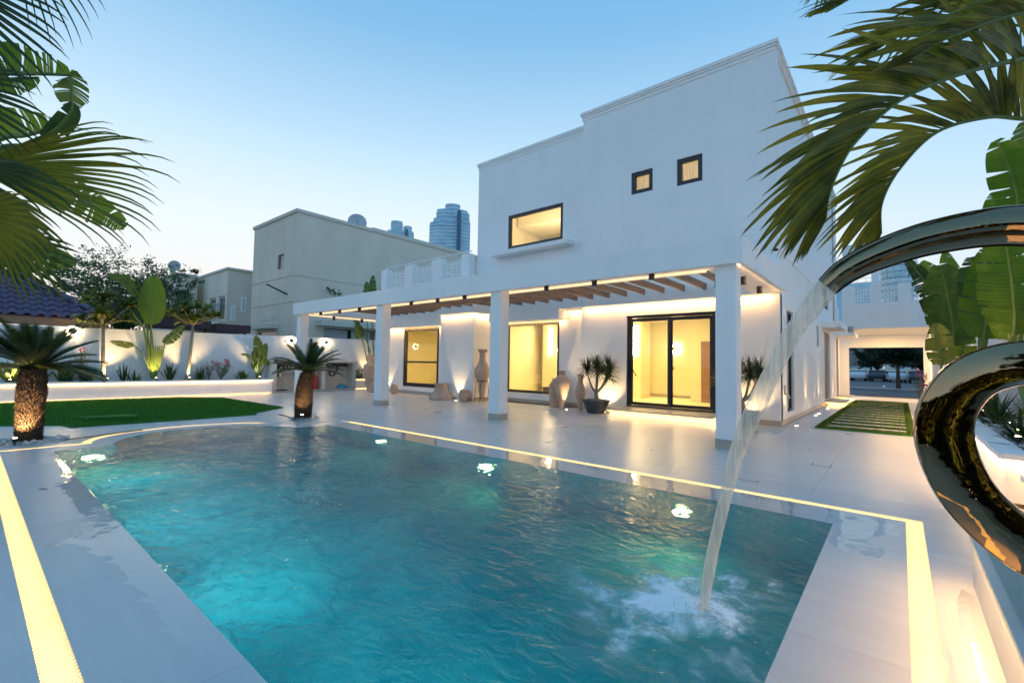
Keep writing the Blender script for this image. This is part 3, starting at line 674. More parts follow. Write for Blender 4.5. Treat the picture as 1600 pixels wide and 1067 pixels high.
# lower front walls
WB = 13.92; WD = 13.50
m_ = MB(); gridwall(m_, -8.22, SX, 0, 3.40, [(-6.62, -3.93, .20, 3.05)], faceY(WD), .25); m_.build('door_wall', 'plaster', villa)
m_ = MB(); gridwall(m_, -12.6, -8.24, 0, 3.40, [(-12.02, -9.46, .36, 3.06)], faceY(WB), .25); m_.build('window_wall', 'plaster', villa)
m_ = MB(); gridwall(m_, -20.0, -14.5, 0, 3.40, [(-18.12, -15.55, .32, 3.08)], faceY(WD), .25); m_.build('window_wall', 'plaster', villa)
BYF = 12.66
MB().box(-14.5, -12.58, BYF, WB+.3, 0, 3.38).build('projecting_pier', 'plaster', villa)
MB().box(-8.26, -8.22, WD+.01, WB+.2, 0, 3.4).build('wall_return', 'plaster', villa)
MB().box(-20.0, -19.8, WD+.26, 24, 0, 4.9).build('end_wall', 'plaster', villa)
# band above the lower windows, hiding the led strips
bd = MB().box(-12.46, -9.12, FY+.003, WB-.05, 3.08, 3.415).box(-20.05, -14.62, FY-.15, WD-.05, 3.08, 3.415)
bd.box(-12.46, -8.2, FY+.003, LY-.004, 3.42, 4.9).box(-20.05, -14.62, FY-.15, WD, 3.42, 4.9).box(-14.61, -12.47, BYF-.12, WD, 3.42, 4.9)
bd.build('lintel_band', 'plaster', villa)
MB().box(-19.8, -13.52, WD+.02, 24, 4.7, 4.88).build('terrace_slab', 'plaster', villa)
# led strips tucked under the band
def ledbar(x0, x1, y0, y1, z, e=None):
    MB().box(x0, x1, y0, y1, z-.012, z).build('led_strip', 'led_low', villa)
ledbar(-8.15, -2.5, 13.40, 13.43, 3.413); ledbar(-12.4, -9.2, 13.87, 13.895, 3.078); ledbar(-19.9, -14.7, 13.45, 13.475, 3.078)
ledbar(-9.08, -8.3, 13.80, 13.83, 3.413)
ledbar(-14.5, -12.6, BYF-.07, BYF-.045, 3.413)
MB().box(-12.53, -12.505, 12.75, 13.3, 3.40, 3.412).build('led_strip', 'led_low', villa)
for x0, x1, y_, z_ in ((-8.15, -2.5, 13.37, 3.40), (-12.4, -9.2, 13.85, 3.07), (-19.9, -14.7, 13.40, 3.07), (-9.08, -8.3, 13.78, 3.40), (-14.5, -12.6, BYF-.09, 3.40)):
    tube_light(villa, (x0+x1)/2, y_-.03, z_-.012, x1-x0, .03, 2.8*(x1-x0), (0, 1, -.9), (1, 0, 0))
tube_light(villa, -12.50, 13.2, 3.385, 1.0, .02, 7, (-1, 0, -.35), (0, 1, 0))
# skirting
for a in ((-8.2, -6.64, WD-.02, WD-.001), (-3.9, SX+.02, WD-.02, WD-.001), (-12.56, -8.28, WB-.02, WB-.001), (-19.98, -14.53, WD-.02, WD-.001), (-14.52, -12.56, BYF-.02, BYF-.001), (-12.579, -12.56, BYF, WB-.021), (SX+.001, SX+.02, WD, 22.5)):
    MB().box(*a, .001, .14).build('skirting', 'skirt', villa)
# big upper window and ledge
def window(name, x0, x1, z0, z1, Y, fw=.07, mull=(), trans=(), depth=.09, parent=villa, glass='glass', label=None):
    f = MB()
    f.box(x0, x1, Y, Y+depth, z0, z0+fw).box(x0, x1, Y, Y+depth, z1-fw, z1).box(x0, x0+fw, Y, Y+depth, z0+fw, z1-fw).box(x1-fw, x1, Y, Y+depth, z0+fw, z1-fw)
    for u in mull: f.box(u-.04, u+.04, Y-.004, Y+depth-.004, z0+fw, z1-fw)
    for v in trans: f.box(x0+fw, x1-fw, Y-.002, Y+depth-.002, v-.04, v+.04)
    o = f.build(name, 'black', parent); 
    us = [x0+fw]+[u for u in mull]+[x1-fw]; vs = [z0+fw]+list(trans)+[z1-fw]
    for i in range(len(us)-1):
        for j in range(len(vs)-1):
            e0 = .04 if i else 0; e1 = .04 if i < len(us)-2 else 0; f0 = .04 if j else 0; f1 = .04 if j < len(vs)-2 else 0
            MB().quad((us[i]+e0, Y+depth*.5, vs[j]+f0), (us[i+1]-e1, Y+depth*.5, vs[j]+f0), (us[i+1]-e1, Y+depth*.5, vs[j+1]-f1), (us[i]+e0, Y+depth*.5, vs[j+1]-f1)).build('pane', glass, o)
    return o
window('window', -11.81, -9.23, 5.99, 7.32, LY+.03, .11)
window('window', H1[0][0]+.01, H1[0][1]-.01, H1[0][2]+.01, H1[0][3]-.01, FY+.04, .12)
window('window', H1[1][0]+.01, H1[1][1]-.01, H1[1][2]+.01, H1[1][3]-.01, FY+.04, .12)
MB().box(-12.4, -8.75, FY-.08, LY-.003, 5.70, 5.86).build('window_ledge', 'plaster', villa, bevel=.008)
window('window', -12.01, -9.47, .37, 3.05, WB+.04, .10)
window('window', -18.11, -15.56, .33, 3.07, WD+.04, .17, trans=(1.47,))
# sliding door: two leaves, lever handle
dr = MB(); DX0, DX1, DZ0, DZ1, DYY = -6.61, -3.94, .21, 3.04, WD+.05
dr.box(DX0, DX1, DYY, DYY+.14, DZ1-.07, DZ1).box(DX0, DX1, DYY, DYY+.14, DZ0, DZ0+.04).box(DX0, DX0+.07, DYY, DYY+.14, DZ0+.04, DZ1-.07).box(DX1-.07, DX1, DYY, DYY+.14, DZ0+.04, DZ1-.07)
door = dr.build('sliding_door', 'black', villa)
def leaf(x0, x1, y):
    f = MB(); z0, z1, w = DZ0+.05, DZ1-.08, .10
    f.box(x0, x1, y, y+.045, z0, z0+w).box(x0, x1, y, y+.045, z1-w, z1).box(x0, x0+w, y, y+.045, z0+w, z1-w).box(x1-w, x1, y, y+.045, z0+w, z1-w)
    o = f.build('door_leaf', 'black', door)
    MB().quad((x0+w, y+.022, z0+w), (x1-w, y+.022, z0+w), (x1-w, y+.022, z1-w), (x0+w, y+.022, z1-w)).build('door_pane', 'glass', door); return o
leaf(DX0+.075, -5.22, DYY+.02); leaf(-5.29, DX1-.075, DYY+.075)
MB().obox((-6.40, DYY-.01, 1.33), (.10, 0, -.16), (0, .012, 0), (.012, 0, .008)).box(-6.475, -6.445, DYY-.01, DYY+.02, 1.40, 1.60).build('handle', 'black', door)
# side openings
def sidewin(y0, y1, z0, z1, fw=.05, glass='glass'):
    f = MB(); X = SX-.06
    f.box(X-.07, X, y0, y1, z0, z0+fw).box(X-.07, X, y0, y1, z1-fw, z1).box(X-.07, X, y0, y0+fw, z0+fw, z1-fw).box(X-.07, X, y1-fw, y1, z0+fw, z1-fw)
    o = f.build('window', 'black', villa); MB().quad((X-.03, y0+fw, z0+fw), (X-.03, y1-fw, z0+fw), (X-.03, y1-fw, z1-fw), (X-.03, y0+fw, z1-fw)).build('pane', glass, o)
sidewin(14.43, 15.44, .30, 3.09); sidewin(20.36, 20.94, 2.31, 3.09); sidewin(22.61, 24.19, 4.01, 5.29)
for y0, y1 in ((22.62, 24.38), (27.22, 28.18)):
    MB().box(SX-.16, SX-.10, y0, y1, .21, 2.98).build('side_door', 'wood', villa)
MB().box(SX+.001, SX+.62, 21.9, 25.0, 3.12, 3.36).build('door_canopy', 'plaster', villa, bevel=.01)
MB().box(SX+.001, SX+.75, 26.6, 29.0, 3.05, 3.2).build('door_canopy', 'plaster', villa, bevel=.01)
MB().lathe([(.11, 0), (.11, .25)], (SX+.72, 25.05, 3.1), 14).build('canopy_rain_head', 'skirt', villa)
MB().tube([(SX+.03, 26.0, 3.4), (SX+.03, 26.0, 9.6)], .03, 8).build('downpipe', 'skirt', villa)
# side steps with glowing undersides
def step(x0, x1, y0, y1, h, label, grp='thin stone steps with light strips beneath'):
    t = thing('lit_step', label, 'step', grp)
    MB().box(x0, x1, y0, y1, h-.05, h).build('slab', 'skirt', t, bevel=.004)
    MB().box(x0+.09, x1-.09, y0+.09, y1, .001, h-.052).build('riser', 'plaster', t)
    tube_light(t, (x0+x1)/2, y0+.03, h-.066, x1-x0-.1, .02, .9*(x1-x0), (0, -.3, -1), (1, 0, 0)); tube_light(t, x1-.03, (y0+y1)/2, h-.066, y1-y0-.1, .02, 1.5*(y1-y0), (.3, 0, -1), (0, 1, 0))
    MB().box(x0+.03, x1-.03, y0+.03, y0+.05, h-.064, h-.052).box(x0+.03, x0+.05, y0+.052, y1-.02, h-.064, h-.052).box(x1-.05, x1-.03, y0+.052, y1-.02, h-.064, h-.052).build('led_strip', 'led', t)
step(-6.75, -3.72, 12.42, 13.47, .20, 'wide pale stone step glowing underneath before the sliding glass door', None)
step(SX+.021, SX+.68, 22.3, 24.6, .20, 'small glowing step at the nearer side door of the house')
step(SX+.021, SX+.60, 26.8, 28.6, .20, 'small glowing step at the farther side door of the house')
# rooms behind the glass
rm = MB()
def room(x0, x1, y0, y1, z0, z1, mat_='plaster_in'):
    q = MB(); q.quad((x0, y0, z0), (x1, y0, z0), (x1, y1, z0), (x0, y1, z0)); q.quad((x0, y0, z1), (x0, y1, z1), (x1, y1, z1), (x1, y0, z1))
    q.quad((x0, y1, z0), (x1, y1, z0), (x1, y1, z1), (x0, y1, z1)); q.quad((x0, y0, z0), (x0, y1, z0), (x0, y1, z1), (x0, y0, z1)); q.quad((x1, y0, z0), (x1, y0, z1), (x1, y1, z1), (x1, y1, z0))
    q.build('room_interior', mat_, villa)
room(-13.4, -2.56, 14.18, 19.0, .19, 3.35); room(-19.7, -13.75, 13.77, 18.5, .19, 3.35); room(-13.0, -8.4, LY+.225, 18.2, 5.0, 8.6); room(-7.9, -2.7, FY+.225, 16.0, 5.6, 8.8)
MB().box(-12.9, -11.7, 17.6, 18.9, .2, 3.34).box(-8.6, -7.9, 17.4, 18.3, .2, 3.34).box(-5.95, -2.6, 17.4, 18.9, .2, 3.34).build('inner_wall', 'plaster_in', villa)
MB().box(-12.4, -2.6, 18.96, 18.99, .2, .30).build('skirting', 'skirt', villa)
MB().box(-5.55, -4.75, 17.34, 17.39, .2, 2.4).build('inner_door', 'wood', villa)
MB().box(-17.2, -16.9, 16.8, 18.4, .2, 3.3).build('inner_wall', 'plaster_in', villa)
# dropped ceiling edge and open casement in the upper room, dark low table, socket plates
MB().box(-12.9, -8.5, 15.6, 18.1, 7.5, 8.4).build('dropped_ceiling', 'plaster_in', villa)
fo = MB().box(-11.9, -10.6, 16.4, 16.46, 5.7, 5.8).box(-11.9, -11.8, 16.4, 16.46, 5.8, 6.75).box(-10.7, -10.6, 16.4, 16.46, 5.8, 6.75).box(-11.9, -10.6, 16.4, 16.46, 6.75, 6.85)
io = fo.build('inner_window', 'black', villa); MB().quad((-11.8, 16.43, 5.8), (-10.7, 16.43, 5.8), (-10.7, 16.43, 6.75), (-11.8, 16.43, 6.75)).build('pane', 'dish', io)
MB().box(-12.3, -10.9, 16.6, 17.2, .42, .46).box(-12.2, -12.1, 16.7, 17.1, .2, .42).box(-11.1, -11.0, 16.7, 17.1, .2, .42).build('low_table', 'black', villa)
def plate(x, z, n_):
    for i in range(n_): MB().box(x+i*.13, x+.11+i*.13, 18.94, 18.957, z, z+.10).build('wall_socket', 'black', villa)
plate(-10.9, .62, 3); plate(-7.4, 1.35, 2); plate(-5.9, 1.3, 2)
MB().box(-4.6, -4.52, 17.375, 17.389, 1.35, 1.47).build('light_switch', 'black', villa)
def walltube(x, y, z0, z1): MB().box(x-.05, x+.05, y-.05, y, z0, z1).build('tube_lamp', 'lamp', villa)
walltube(-12.45, 17.59, 1.9, 3.15); walltube(-8.15, 17.39, 1.9, 3.05)
for x, y, z in ((-7.1, 18.9, 2.2), (-11.88, 17.55, 2.13)):
    MB().tube([(x, y, z), (x, y+.04, z)], .16, 20).build('round_lamp_ring', 'lamp', villa); MB().tube([(x, y-.03, z), (x, y, z)], .09, 20).build('round_lamp_cover', 'plaster_in', villa)
WARM = (1, .63, .16)
for x, y, z, e in ((-10.6, 16.3, 3.0, 46), (-7.6, 16.6, 3.0, 38), (-5.6, 15.2, 3.0, 26), (-16.5, 15.8, 3.0, 44), (-3.6, 15.6, 3.0, 10)):
    lamp('AREA', 'ceiling_lamp', (x, y, z+.3), e, WARM, direction=(0, 0, -1), sx=.5, sy=.5)
lamp('AREA', 'cove_lamp', (-10.7, 14.9, 5.9), 40, (1, .70, .36), direction=(0, .3, 1), sx=1.6, sy=.3)
lamp('AREA', 'ceiling_lamp', (-5.3, 14.8, 8.6), 30, (1, .72, .40), direction=(0, -.4, -1), sx=2, sy=1)
for h in H1: MB().quad((h[0], FY+.2, h[2]), (h[1], FY+.2, h[2]), (h[1], FY+.2, h[3]), (h[0], FY+.2, h[3])).build('blind', leaf_m := M.setdefault('blind', clearmat('cream_blind', (.3, .3, .3), 1.1, .5, extra=.95, dcol=(.85, .78, .62))), villa)

# ------------------------------------------------------------------ terrace balustrade
def lattice(mb, mapf, u0, u1, z0, z1, nu, nz, seed, t=.035, inset=.78):
    rn = random.Random(seed); P = {}
    for i in range(nu+1):
        for j in range(nz+1):
            ju = 0 if i in (0, nu) else rn.uniform(-.30, .30); jz = 0 if j in (0, nz) else rn.uniform(-.30, .30)
            P[i, j] = (u0+(u1-u0)*(i+ju)/nu, z0+(z1-z0)*(j+jz)/nz)
    for i in range(nu):
        for j in range(nz):
            c = [P[i, j], P[i+1, j], P[i+1, j+1], P[i, j+1]]; mx_ = sum(p[0] for p in c)/4; mz_ = sum(p[1] for p in c)/4
            # octagonal hole
            ring = []
            for k in range(4):
                a, b_ = c[k], c[(k+1) % 4]; ring += [(.72*a[0]+.28*b_[0], .72*a[1]+.28*b_[1]), (.28*a[0]+.72*b_[0], .28*a[1]+.72*b_[1])]
            ins = [(mx_+(p[0]-mx_)*inset, mz_+(p[1]-mz_)*inset) for p in ring]
            for k in range(4):
                a = c[k]; p0 = ins[(2*k-1) % 8]; p1 = ins[2*k]; p2 = ins[2*k+1]; a2 = c[(k+1) % 4]
                for d in (0, t):
                    mb.quad(mapf(*a, d), mapf(*p1, d), mapf(*p0, d)); mb.quad(mapf(*a, d), mapf(*a2, d), mapf(*p2, d), mapf(*p1, d))
            for k in range(8):
                p, q = ins[k], ins[(k+1) % 8]; mb.quad(mapf(*p, 0), mapf(*q, 0), mapf(*q, t), mapf(*p, t))
bal = thing('terrace_balustrade', 'white balustrade of patterned screens on the roof terrace left of the upper storey', 'balustrade')
BY = 13.25
for x0, x1 in ((-19.72, -19.3), (-17.85, -17.25), (-15.92, -15.25), (-14.0, -13.52)):
    MB().box(x0, x1, BY, BY+.32, 4.905, 6.0).build('post', 'plaster', bal, bevel=.01)
for k, (x0, x1) in enumerate(((-19.3, -17.85), (-17.25, -15.92), (-15.25, -14.0))):
    mb = MB(); lattice(mb, faceY(BY+.12), x0, x1, 4.95, 5.82, 9, 6, k); mb.build('screen', 'plaster', bal)
MB().tube([(-19.55, BY+.16, 6.12), (-13.53, BY+.16, 6.12)], .025, 8).box(-19.5, -19.46, BY+.14, BY+.18, 6.0, 6.12).box(-15.6, -15.56, BY+.14, BY+.18, 6.0, 6.12).build('handrail', 'plaster', bal)
MB().box(-19.72, -13.52, BY+.02, BY+.30, 4.88, 4.904).build('kerb', 'plaster', bal)

# ------------------------------------------------------------------ pergola
per = thing('pergola', 'long white pergola with brown timber rafters on four square columns', 'pergola')
PXL, PXR, PYF, PB = -19.62, -2.12, 8.90, 3.40
fr = MB()
fr.box(PXL, PXR, PYF, PYF+.10, PB-.02, 3.86)                    # front fascia with a small lip
fr.box(PXL+.10, PXR-.10, PYF+.10, 9.60, PB+.04, 3.858)
fr.box(PXR-.10, PXR, PYF+.10, 13.345, PB-.02, 3.86); fr.box(-2.95, PXR-.10, 9.60, 13.345, PB+.04, 3.858)
fr.box(PXL, PXL+.10, PYF+.10, 13.1, PB-.02, 3.86); fr.box(PXL+.10, -19.15, 9.60, 13.1, PB+.04, 3.858)
fr.build('frame', 'plaster', per)
MB().box(PXL+.58, PXR-.84, 9.602, 9.62, PB-.01, PB+.20).build('inner_lip', 'plaster', per)
MB().box(-19.14, -2.96, 9.585, 9.60, PB+.012, PB+.030).box(PXR-.13, PXR-.104, PYF+.14, 13.3, PB+.012, PB+.030).box(PXL+.104, PXL+.13, PYF+.14, 13.0, PB+.012, PB+.030).build('led_strip', 'led_low', per)
tube_light(per, (PXL+PXR)/2, 9.58, PB+.008, 16.0, .018, 5.5, (0, -1, .35), (1, 0, 0))
tube_light(per, PXR-.115, 11.2, PB+.008, 4.2, .018, 4, (-1, 0, .25), (0, 1, 0))
tube_light(per, PXL+.115, 11.0, PB+.008, 3.9, .018, 3, (1, 0, .25), (0, 1, 0))
for i, (x0, x1) in enumerate(((-2.62, -2.26), (-8.34, -7.98), (-13.64, -13.28), (-19.45, -19.09))):
    c = MB().box(x0, x1, 9.0, 9.34, .17, PB-.022 if 0 else PB+.038).build('column', 'plaster', per, bevel=.006)
    MB().box(x0-.008, x1+.008, 8.992, 9.348, .001, .168).build('skirting', 'skirt', c)
rf = MB().box(-.035, .035, 0, 3.74, 0, .17).mesh('rafter', 'wood')
x = -3.55
while x > -19.0:
    inst(rf, 'rafter', per, (x, 9.623, 3.66+random.uniform(-.004, .004))); x -= .604
# surface mounted cylinder downlights
cyl = None
def downlight(x, y, label):
    global cyl
    t = thing('ceiling_spotlight', label, 'spotlight', 'black cylinder lights under the pergola', (x, y, PB+.04))
    if cyl is None:
        cyl = (MB().tube([(0, 0, 0), (0, 0, -.17)], .062, 20).mesh('housing', 'black'), MB().tube([(0, 0, -.1705), (0, 0, -.173)], .045, 16).mesh('lens', 'dish'))
    inst(cyl[0], 'housing', t); inst(cyl[1], 'lens', t)
for x, w in ((-3.92, 'nearest the end column'), (-5.27, 'second left of the end column'), (-6.61, 'first right of the second column'), (-9.48, 'first left of the second column'),
             (-10.64, 'middle one between the second and third columns'), (-11.92, 'first right of the third column'), (-14.91, 'first left of the third column'), (-16.27, 'middle one between the third and far columns'), (-17.72, 'nearest the far corner column')):
    downlight(x, 9.14, 'black cylinder light under the front beam, '+w)
downlight(-2.55, 10.75, 'black cylinder light under the right end beam, nearer one'); downlight(-2.55, 12.25, 'black cylinder light under the right end beam, farther one')
downlight(-19.35, 10.6, 'black cylinder light under the left end beam, nearer one'); downlight(-19.35, 12.0, 'black cylinder light under the left end beam, farther one')
MB().box(-2.66, -2.625, 9.1, 9.16, 2.98, 3.13).build('column_socket', 'black', per)

# ------------------------------------------------------------------ carport block over the side path
cp = thing('carport', 'white carport block with lattice balustrade spanning the end of the side path', 'carport')
CYF = 27.3
w_ = MB(); gridwall(w_, -2.1, 1.22, 3.41, 4.62, [], faceY(CYF), .3); w_.build('fascia', 'plaster', cp)
MB().box(-2.1, 1.22, CYF-.02, CYF+.1, 4.10, 4.13).build('joint_bead', 'plaster', cp)
MB().box(-2.1, 1.35, CYF+.31, 33.0, 3.41, 3.6).build('ceiling_slab', 'plaster', cp)
w_ = MB(); gridwall(w_, -3.6, 1.25, 0, 3.40, [(-2.25, .99, -1, 2.72)], faceY(33.0), .3); w_.build('end_portal', 'plaster', cp)
MB().box(1.02, 1.34, CYF+.02, CYF+.4, 0, 3.40).build('column', 'plaster', cp)
for x0, x1 in ((-2.1, -1.6), (-1.02, -.62), (.0, .45), (1.0, 1.22)): MB().box(x0, x1, CYF+.01, CYF+.3, 4.625, 5.45).build('post', 'plaster', cp)
for k, (x0, x1, s_) in enumerate(((-1.6, -1.02, 5), (-.62, 0, 5), (.45, 1.0, 5))):
    mb = MB(); lattice(mb, faceY(CYF+.1), x0, x1, 4.66, 5.32, s_, 6, k+9, .03, .74); mb.build('screen', 'plaster', cp)
MB().tube([(-2.0, CYF+.12, 5.6), (1.2, CYF+.12, 5.6)], .03, 8).build('handrail', 'plaster', cp)
MB().box(-1.02, -.70, CYF+2.0, CYF+2.3, 3.62, 7.4).box(-2.2, -.70, CYF+2.0, CYF+2.3, 7.41, 7.9).build('upper_frame', 'plaster', cp)
MB().box(1.03, 1.06, CYF-.004, CYF+.015, .1, 3.38).build('led_strip', 'led', cp)
lamp('AREA', 'carport_lamp', (-.5, 30.3, 3.38), 105, (1, .60, .24), direction=(0, 0, -1), sx=1.5, sy=2.5)

# ------------------------------------------------------------------ plant builders
Z3 = Vector((0, 0, 1))
def strap(mb, base, d, L, w, droop, n=6, fold=.25, taper=1.0, side=None):
    d = Vector(d).normalized(); pts = []; p = Vector(base); v = d.copy()
    for i in range(n+1):
        pts.append(p.copy()); p = p + v*(L/n); v = (v + Vector((0, 0, -droop/n))).normalized()
    s = side or d.cross(Z3); s = s if s.length > .05 else Vector((1, 0, 0))
    wid = [w*(.55+.45*min(1, 3*i/n))*(1-(i/n)**2.2*taper)+.0006 for i in range(n+1)]
    mb.strip(pts, wid, s, fold)
def rosette(mb, c, n, L, w, up=(.2, 1.0), droop=.8, rnd=random, fold=.25, seg=6):
    for i in range(n):
        a = rnd.uniform(0, 2*math.pi); e = rnd.uniform(*up)
        strap(mb, c, (math.cos(a)*math.cos(e*1.5), math.sin(a)*math.cos(e*1.5), math.sin(e*1.5)), L*rnd.uniform(.7, 1.1), w, droop*rnd.uniform(.5, 1.3), seg, fold)
def paddle(name, pts, hw, parent, mat='g_banana', side=None, tears=10, stem_frac=.45, stem_r=.02, seed=0, droop=.25, gap=.10, sides=(1, -1), fold=.15, ragged=.12):
    """banana-like leaf: stalk, midrib and torn blade along pts (stalk is the first stem_frac)"""
    rn = random.Random(seed); N = 40; C_ = bez(pts, N); k0 = int(N*stem_frac)
    mb = MB()
    st_ = MB().tube(C_[::2], [stem_r*(1-.75*i/(N/2)) + .003 for i in range(N//2+1)], 6)
    B = C_[k0:]; nb = len(B)-1
    def pp(t): u = t*nb; k = min(int(u), nb-1); return B[k].lerp(B[k+1], u-k)
    def tt(t): return (pp(min(1, t+.02))-pp(max(0, t-.02))).normalized()
    def sd__(t):
        v = Vector(side) if side is not None else tt(t).cross(pp(t)-EYE)
        T = tt(t); v = v - T*v.dot(T); return v.normalized()
    for s in sides:
        cuts = [0]+sorted(rn.uniform(.04, .97) for _ in range(tears))+[1]
        for a, b_ in zip(cuts, cuts[1:]):
            if b_-a < .015: continue
            g_ = gap*rn.uniform(.0, 1)*(b_-a); lenf = 1-rn.uniform(0, ragged); tw = rn.uniform(-.25, .25)
            K = max(1, int((b_-a)*16))
            rows = []
            for k in range(K+1):
                t = a+(b_-a)*k/K; to = a+g_+(b_-a-2*g_)*k/K
                prof = (math.sin(math.pi*min(1, to*.93+.05)**.75))**.55
                S_ = sd__(t)*s; U = S_.cross(tt(t))*s; w = hw*prof*lenf
                base = pp(t); out = pp(to)
                row = []
                for q in range(5):
                    f = q/4; row.append(base.lerp(out, f) + S_*w*f + tt(t)*w*.22*f*f + U*w*(fold*math.sin(f*2.4)+tw*f*f*.4) - Z3*w*droop*f*f)
                rows.append(row)
            bb = len(mb.v)
            for ri, r_ in enumerate(rows):
                for q in range(5): mb.a[len(mb.v)+q] = (1 if q == 0 else 0, (a+(b_-a)*ri/K)*34)
                mb.v += [tuple(p) for p in r_]
            for k in range(K):
                for q in range(4):
                    i0 = bb+k*5+q; mb.f.append((i0, i0+1, i0+6, i0+5))
    o = mb.build(name, mat, parent, smooth=True)
    st_.build('midrib', 'stem', o, smooth=True); return o
def uplight(x, y, z, label, e, d=(0, 0, 1), ang=75, off=(0, 0, 0), grp='small garden spike lights'):
    t = thing('garden_spotlight', label, 'spotlight', grp, (x, y, z))
    MB().tube([(0, 0, .0), (0, 0, .05)], .012, 8).tube([(0, 0, .05), (0, 0, .12)], .035, 12).build('housing', 'black', t)
    MB().tube([(0, 0, .1205), (0, 0, .126)], .028, 12).build('lens', 'lamp', t)
    lamp('SPOT', 'spike_lamp', (off[0], off[1], .16+off[2]), e*2.4, LED, .03, d, ang, .7, parent=t)
def pebbles(parent_label, pts, r0, r1, name='pebbles', seed=1):
    rn = random.Random(seed); mb = MB()
    for x, y, z in pts:
        r = rn.uniform(r0, r1); q = [Vector((rn.uniform(-1, 1), rn.uniform(-1, 1), rn.uniform(-1, 1))).normalized()*.15 for _ in range(6)]
        c = Vector((x, y, z)); b_ = len(mb.v)
        for k, v in enumerate(((1, 0, 0), (0, 1, 0), (-1, 0, 0), (0, -1, 0), (0, 0, .7), (0, 0, -.5))): mb.v.append(tuple(c+(Vector(v)+q[k])*r))
        mb.f += [(b_+i, b_+(i+1) % 4, b_+4) for i in range(4)]+[(b_+(i+1) % 4, b_+i, b_+5) for i in range(4)]
    o = mb.build(name, 'pebble', kind='stuff', smooth=True)
    tag(o, parent_label, 'pebbles'); return o

# ------------------------------------------------------------------ cycads by the pool
def cycad(cx_, cy_, label, trunk, r, fr, crown_z, sc=1.0, seed=1, cat='cycad'):
    """trunk: list of (dx, dy, z, radius); fronds (azimuth, elevation, length, bend)"""
    t = thing('cycad_palm', label, cat, None, (cx_, cy_, 0)); rn = random.Random(seed)
    mb = MB(); path = bez([(a, b_, c) for a, b_, c, d in trunk], 30)
    rad = []
    for i in range(31):
        u = i/30*(len(trunk)-1); k = min(int(u), len(trunk)-2); rad.append(trunk[k][3]+(trunk[k+1][3]-trunk[k][3])*(u-k))
    mb.tube(path, [q*.93 for q in rad], 18)
    # old leaf bases: overlapping scales
    rows = int(path[-1].z/.026)
    for i in range(rows):
        u = i/rows*30; k = min(int(u), 29); p = path[k].lerp(path[k+1], u-k); rr_ = rad[k]
        for j in range(26):
            a = 2*math.pi*(j+.5*(i % 2))/26+rn.uniform(-.08, .08); d = Vector((math.cos(a), math.sin(a), 0)); s = Vector((-math.sin(a), math.cos(a), 0))
            c = p+d*(rr_*.95); w = rr_*.13*rn.uniform(.8, 1.2); h = .026*rn.uniform(.8, 1.3)
            bb = len(mb.v); mb.v += [tuple(c-s*w), tuple(c+s*w), tuple(c+d*.034*rn.uniform(.6, 1.3)+Z3*h), tuple(c-Z3*h*.6+d*.008)]
            mb.f += [(bb, bb+3, bb+2), (bb+3, bb+1, bb+2), (bb, bb+2, bb+1)]
    mb.build('trunk', 'bark', t)
    top = path[-1]
    for az, el, L, bend in fr:
        f = MB(); d = Vector((math.cos(az)*math.cos(el), math.sin(az)*math.cos(el), math.sin(el)))
        pts = []; p = top+Vector((math.cos(az), math.sin(az), 0))*.05; v = d.copy(); n = 14
        for i in range(n+1): pts.append(p.copy()); p = p+v*(L/n); v = (v+Vector((0, 0, -bend/n))).normalized()
        f.tube(pts, [.010*(1-.8*i/n)+.002 for i in range(n+1)], 4)
        K = int(L*56)
        for k in range(3, K):
            u = k/K*n; i = min(int(u), n-1); b0 = pts[i].lerp(pts[i+1], u-i); T = (pts[i+1]-pts[i]).normalized(); Sd = T.cross(Z3).normalized()
            up = Sd.cross(T)
            ll = .17*sc*math.sin(math.pi*min(1, k/K*.86+.12))**.6
            for s in (1, -1):
                dr_ = (Sd*s*.85+T*.62+up*.35).normalized(); tip = b0+dr_*ll*rn.uniform(.9, 1.08); w = T*.010
                f.quad(b0-w, b0+w, b0.lerp(tip, .6)+w*.8, tip)
        f.build('frond', 'g_cycad', t)
    return t
rn = random.Random(3)
def frlist(n, L, seed, elo=-.1, ehi=1.2):
    q = random.Random(seed); return [(2*math.pi*i/n+q.uniform(-.2, .2), q.uniform(elo, ehi), L*q.uniform(.85, 1.1), q.uniform(.45, .95)) for i in range(n)]
cycad(-11.55, .80, 'stout cycad with thick shaggy trunk lit from below at the left corner of the pool', [(0, 0, 0, .165), (-.02, 0, .35, .17), (0, 0, .8, .19), (.02, 0, 1.05, .17), (.03, 0, 1.25, .145)], .2, frlist(44, 1.02, 5, .0, 1.2), 1.2, 1.15, 5)
cycad(-11.60, 5.62, 'smaller leaning cycad palm on the far side of the pool in front of the kitchen', [(0, 0, 0, .18), (.0, 0, .35, .205), (.03, .0, .8, .19), (.09, .04, 1.18, .15)], .18, frlist(30, .95, 8, .15, 1.3), 1.2, .95, 6)
def ring_pts(cx_, cy_, r0, r1, n, seed, z=.015):
    q = random.Random(seed); return [(cx_+math.cos(a)*r, cy_+math.sin(a)*r, z+q.uniform(0, .02)) for a, r in ((q.uniform(0, 6.28), q.uniform(r0, r1)) for _ in range(n))]
pebbles('ring of white pebbles round the foot of the thick cycad', ring_pts(-11.55, .80, .2, .52, 120, 1), .018, .045, 'pebble_ring', 1)
pebbles('ring of small white pebbles round the foot of the leaning cycad', ring_pts(-11.60, 5.62, .18, .42, 90, 2), .012, .03, 'pebble_ring', 2)
uplight(-11.22, .62, .0, 'spike light aimed up the thick cycad trunk', 20, (-.75, .35, 1), 85)
uplight(-11.12, 5.36, .04, 'bright spike light at the foot of the leaning cycad', 6, (-.7, .3, 1), 85)
